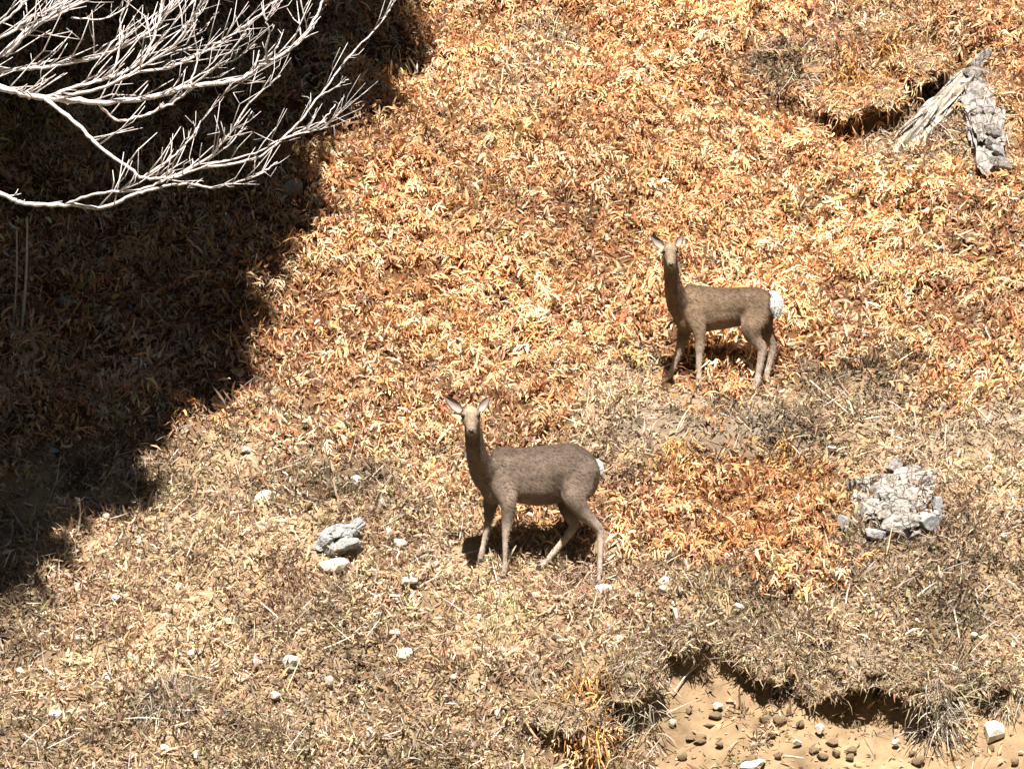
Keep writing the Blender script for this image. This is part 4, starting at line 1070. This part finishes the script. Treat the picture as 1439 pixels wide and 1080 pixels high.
deer(dict(Y=D1Y, c=(760, 806), coat=(.158, .118, .090), hs=1.0,
    torso=[(675, 676, 692, 7), (683, 650, 705, 16), (694, 629, 708, 22), (712, 627, 707, 25), (730, 629, 707, 28), (752, 627, 711, 31), (775, 624, 709, 31), (795, 622, 703, 29), (812, 625, 703, 28), (828, 634, 700, 23), (838, 645, 688, 14), (843, 657, 675, 5)],
    legs=[
     [(703, 662, -.050, 19, 10), (710, 690, -.072, 17, 10), (714, 708, -.09, 11.5, 8.5), (712.5, 730, -.09, 8, 7), (711, 747, -.09, 6.6, 6.6), (710, 758, -.09, 5, 5), (709.5, 785, -.09, 4, 4), (709.5, 797, -.09, 5.1, 5.1), (708, 805, -.09, 4.2, 4.2), (706.5, 811.5, -.09, 4.6, 4.6)],
     [(695, 675, .06, 16, 10), (690, 706, .075, 11, 9), (687.5, 720, .08, 8, 7), (686.5, 730, .085, 7, 7), (684, 742, .085, 5.2, 5.2), (679, 766, .085, 4.1, 4.1), (677, 776, .085, 5, 5), (675.5, 783, .085, 4.2, 4.2), (674, 788.5, .085, 4.6, 4.6)],
     [(817, 655, -.040, 25, 13), (810, 682, -.062, 24, 13), (808, 700, -.095, 18, 11), (818, 718, -.095, 11, 8.5), (832, 732, -.09, 8, 6.5), (842, 742, -.09, 7, 6), (844, 754, -.09, 5.6, 5.2), (843, 783, -.09, 4.3, 4.3), (842.5, 800, -.09, 5.2, 5.2), (841.5, 809, -.09, 4.3, 4.3), (840, 817.5, -.09, 4.6, 4.6)],
     [(810, 665, .07, 22, 12), (798, 698, .085, 16, 10), (797, 714, .09, 12, 9), (803, 727, .09, 9.5, 7.5), (807, 737, .09, 7.5, 6.5), (800, 750, .09, 6.6, 6), (784, 770, .09, 5.4, 5.2), (768, 789, .09, 5.2, 5.2), (763, 794, .09, 4.3, 4.3), (758.5, 797.5, .09, 4.6, 4.6)]],
    neck=[(702, 668, .0, 30, 20), (687, 668, -.02, 25, 18), (675, 652, -.09, 17.5, 16), (668.5, 630, -.165, 14, 14), (665.5, 606, -.225, 12.5, 13.5), (664, 588, -.255, 11.5, 12.5)],
    poll=(661.5, 577, -.265), muzzle=(663, 607, -.45),
    ears=[((648, 577, -.265), (625, 556, -.235), .036), ((675, 576, -.265), (688, 557, -.20), .030)],
    form=[(735, 668, 7, 22, -.012), (784, 688, 8, 20, -.018), (702, 650, 9, 12, .006), (757, 690, 20, 10, .008), (800, 640, 10, 8, .007), (718, 640, 8, 8, -.006), (826, 668, 10, 12, .006)], legz=(715, 765), rump=(851, 657, (6, 9)), tail=[(839, 646, 0, 2), (842, 650, 0, 2.6), (844, 656, 0, 2.6), (844.5, 662, 0, 1.2)]),
    'larger grey-brown deer standing lower on the slope with a hind leg stepping forward')

deer(dict(Y=D2Y, c=(1010, 541), coat=(.185, .125, .082), hs=.86,
    torso=[(946, 438, 452, 6), (954, 420, 462, 13), (964, 399, 468, 18), (980, 400, 469, 21), (995, 402, 466, 23), (1015, 404, 463, 25), (1035, 404, 459, 25), (1052, 403, 458, 24), (1068, 404, 456, 22), (1079, 409, 450, 17), (1087, 418, 442, 8)],
    legs=[
     [(973, 432, -.048, 15, 8), (978, 450, -.066, 13.5, 8), (982, 467, -.085, 9, 7.5), (983, 480, -.085, 7, 6.5), (982.5, 492, -.085, 6, 6), (982, 501, -.085, 4.7, 4.7), (981.5, 522, -.085, 3.9, 3.9), (981.5, 531, -.085, 4.7, 4.7), (980.5, 538, -.085, 4, 4), (979.5, 543.5, -.085, 4.4, 4.4)],
     [(965, 450, .06, 12, 8), (961, 468, .07, 9.5, 8), (958, 482, .08, 7.5, 7), (955.5, 491, .08, 6, 6), (950, 507, .08, 4.5, 4.5), (944.5, 521, .08, 4, 4), (940.5, 528, .08, 4.5, 4.5), (936.5, 533, .08, 4, 4), (933.5, 536.5, .08, 4.4, 4.4)],
     [(1067, 425, -.038, 20, 11), (1060, 446, -.06, 19, 11), (1055, 462, -.09, 15, 10), (1059, 475, -.09, 11, 8), (1066, 484, -.09, 8, 7), (1070, 491, -.09, 7, 6), (1069, 502, -.09, 5.5, 5.2), (1065, 525, -.09, 4.4, 4.4), (1062.5, 538, -.09, 5, 5), (1061, 544, -.09, 4.2, 4.2), (1059.5, 550.5, -.09, 4.5, 4.5)],
     [(1072, 435, .06, 18, 10), (1074, 456, .075, 13, 9), (1080, 471, .08, 9.5, 7.5), (1086.5, 482, .08, 7, 6.5), (1086, 494, .08, 5.3, 5.3), (1081, 515, .08, 4.3, 4.3), (1079, 523, .08, 4.8, 4.8), (1078, 528, .08, 4.1, 4.1), (1076.5, 533.5, .08, 4.4, 4.4)]],
    neck=[(970, 430, .0, 25, 17), (957, 430, -.02, 20, 15), (948.5, 413, -.085, 14.5, 13), (944, 395, -.14, 11.5, 11.5), (942, 376, -.195, 10.5, 11), (940.5, 360, -.225, 9.5, 10.5)],
    poll=(940, 348, -.235), muzzle=(941, 375, -.395),
    ears=[((929, 348, -.235), (913, 331, -.21), .031), ((951, 346, -.235), (958, 330, -.18), .026)],
    form=[(1000, 434, 6, 16, -.010), (1043, 446, 6, 14, -.014), (972, 420, 7, 9, .006), (1020, 448, 16, 7, .006), (1056, 415, 8, 6, .006), (984, 412, 6, 6, -.005)], legz=(468, 510), rump=(1091, 428, (9, 17)), tail=[(1083, 411, 0, 2.5), (1089, 414, -.005, 5), (1092.5, 422, -.01, 6.6), (1093, 432, -.012, 6.2), (1091, 443, -.01, 2.2)]),
    'smaller brown deer higher on the slope showing a bright white rump', 1.04)
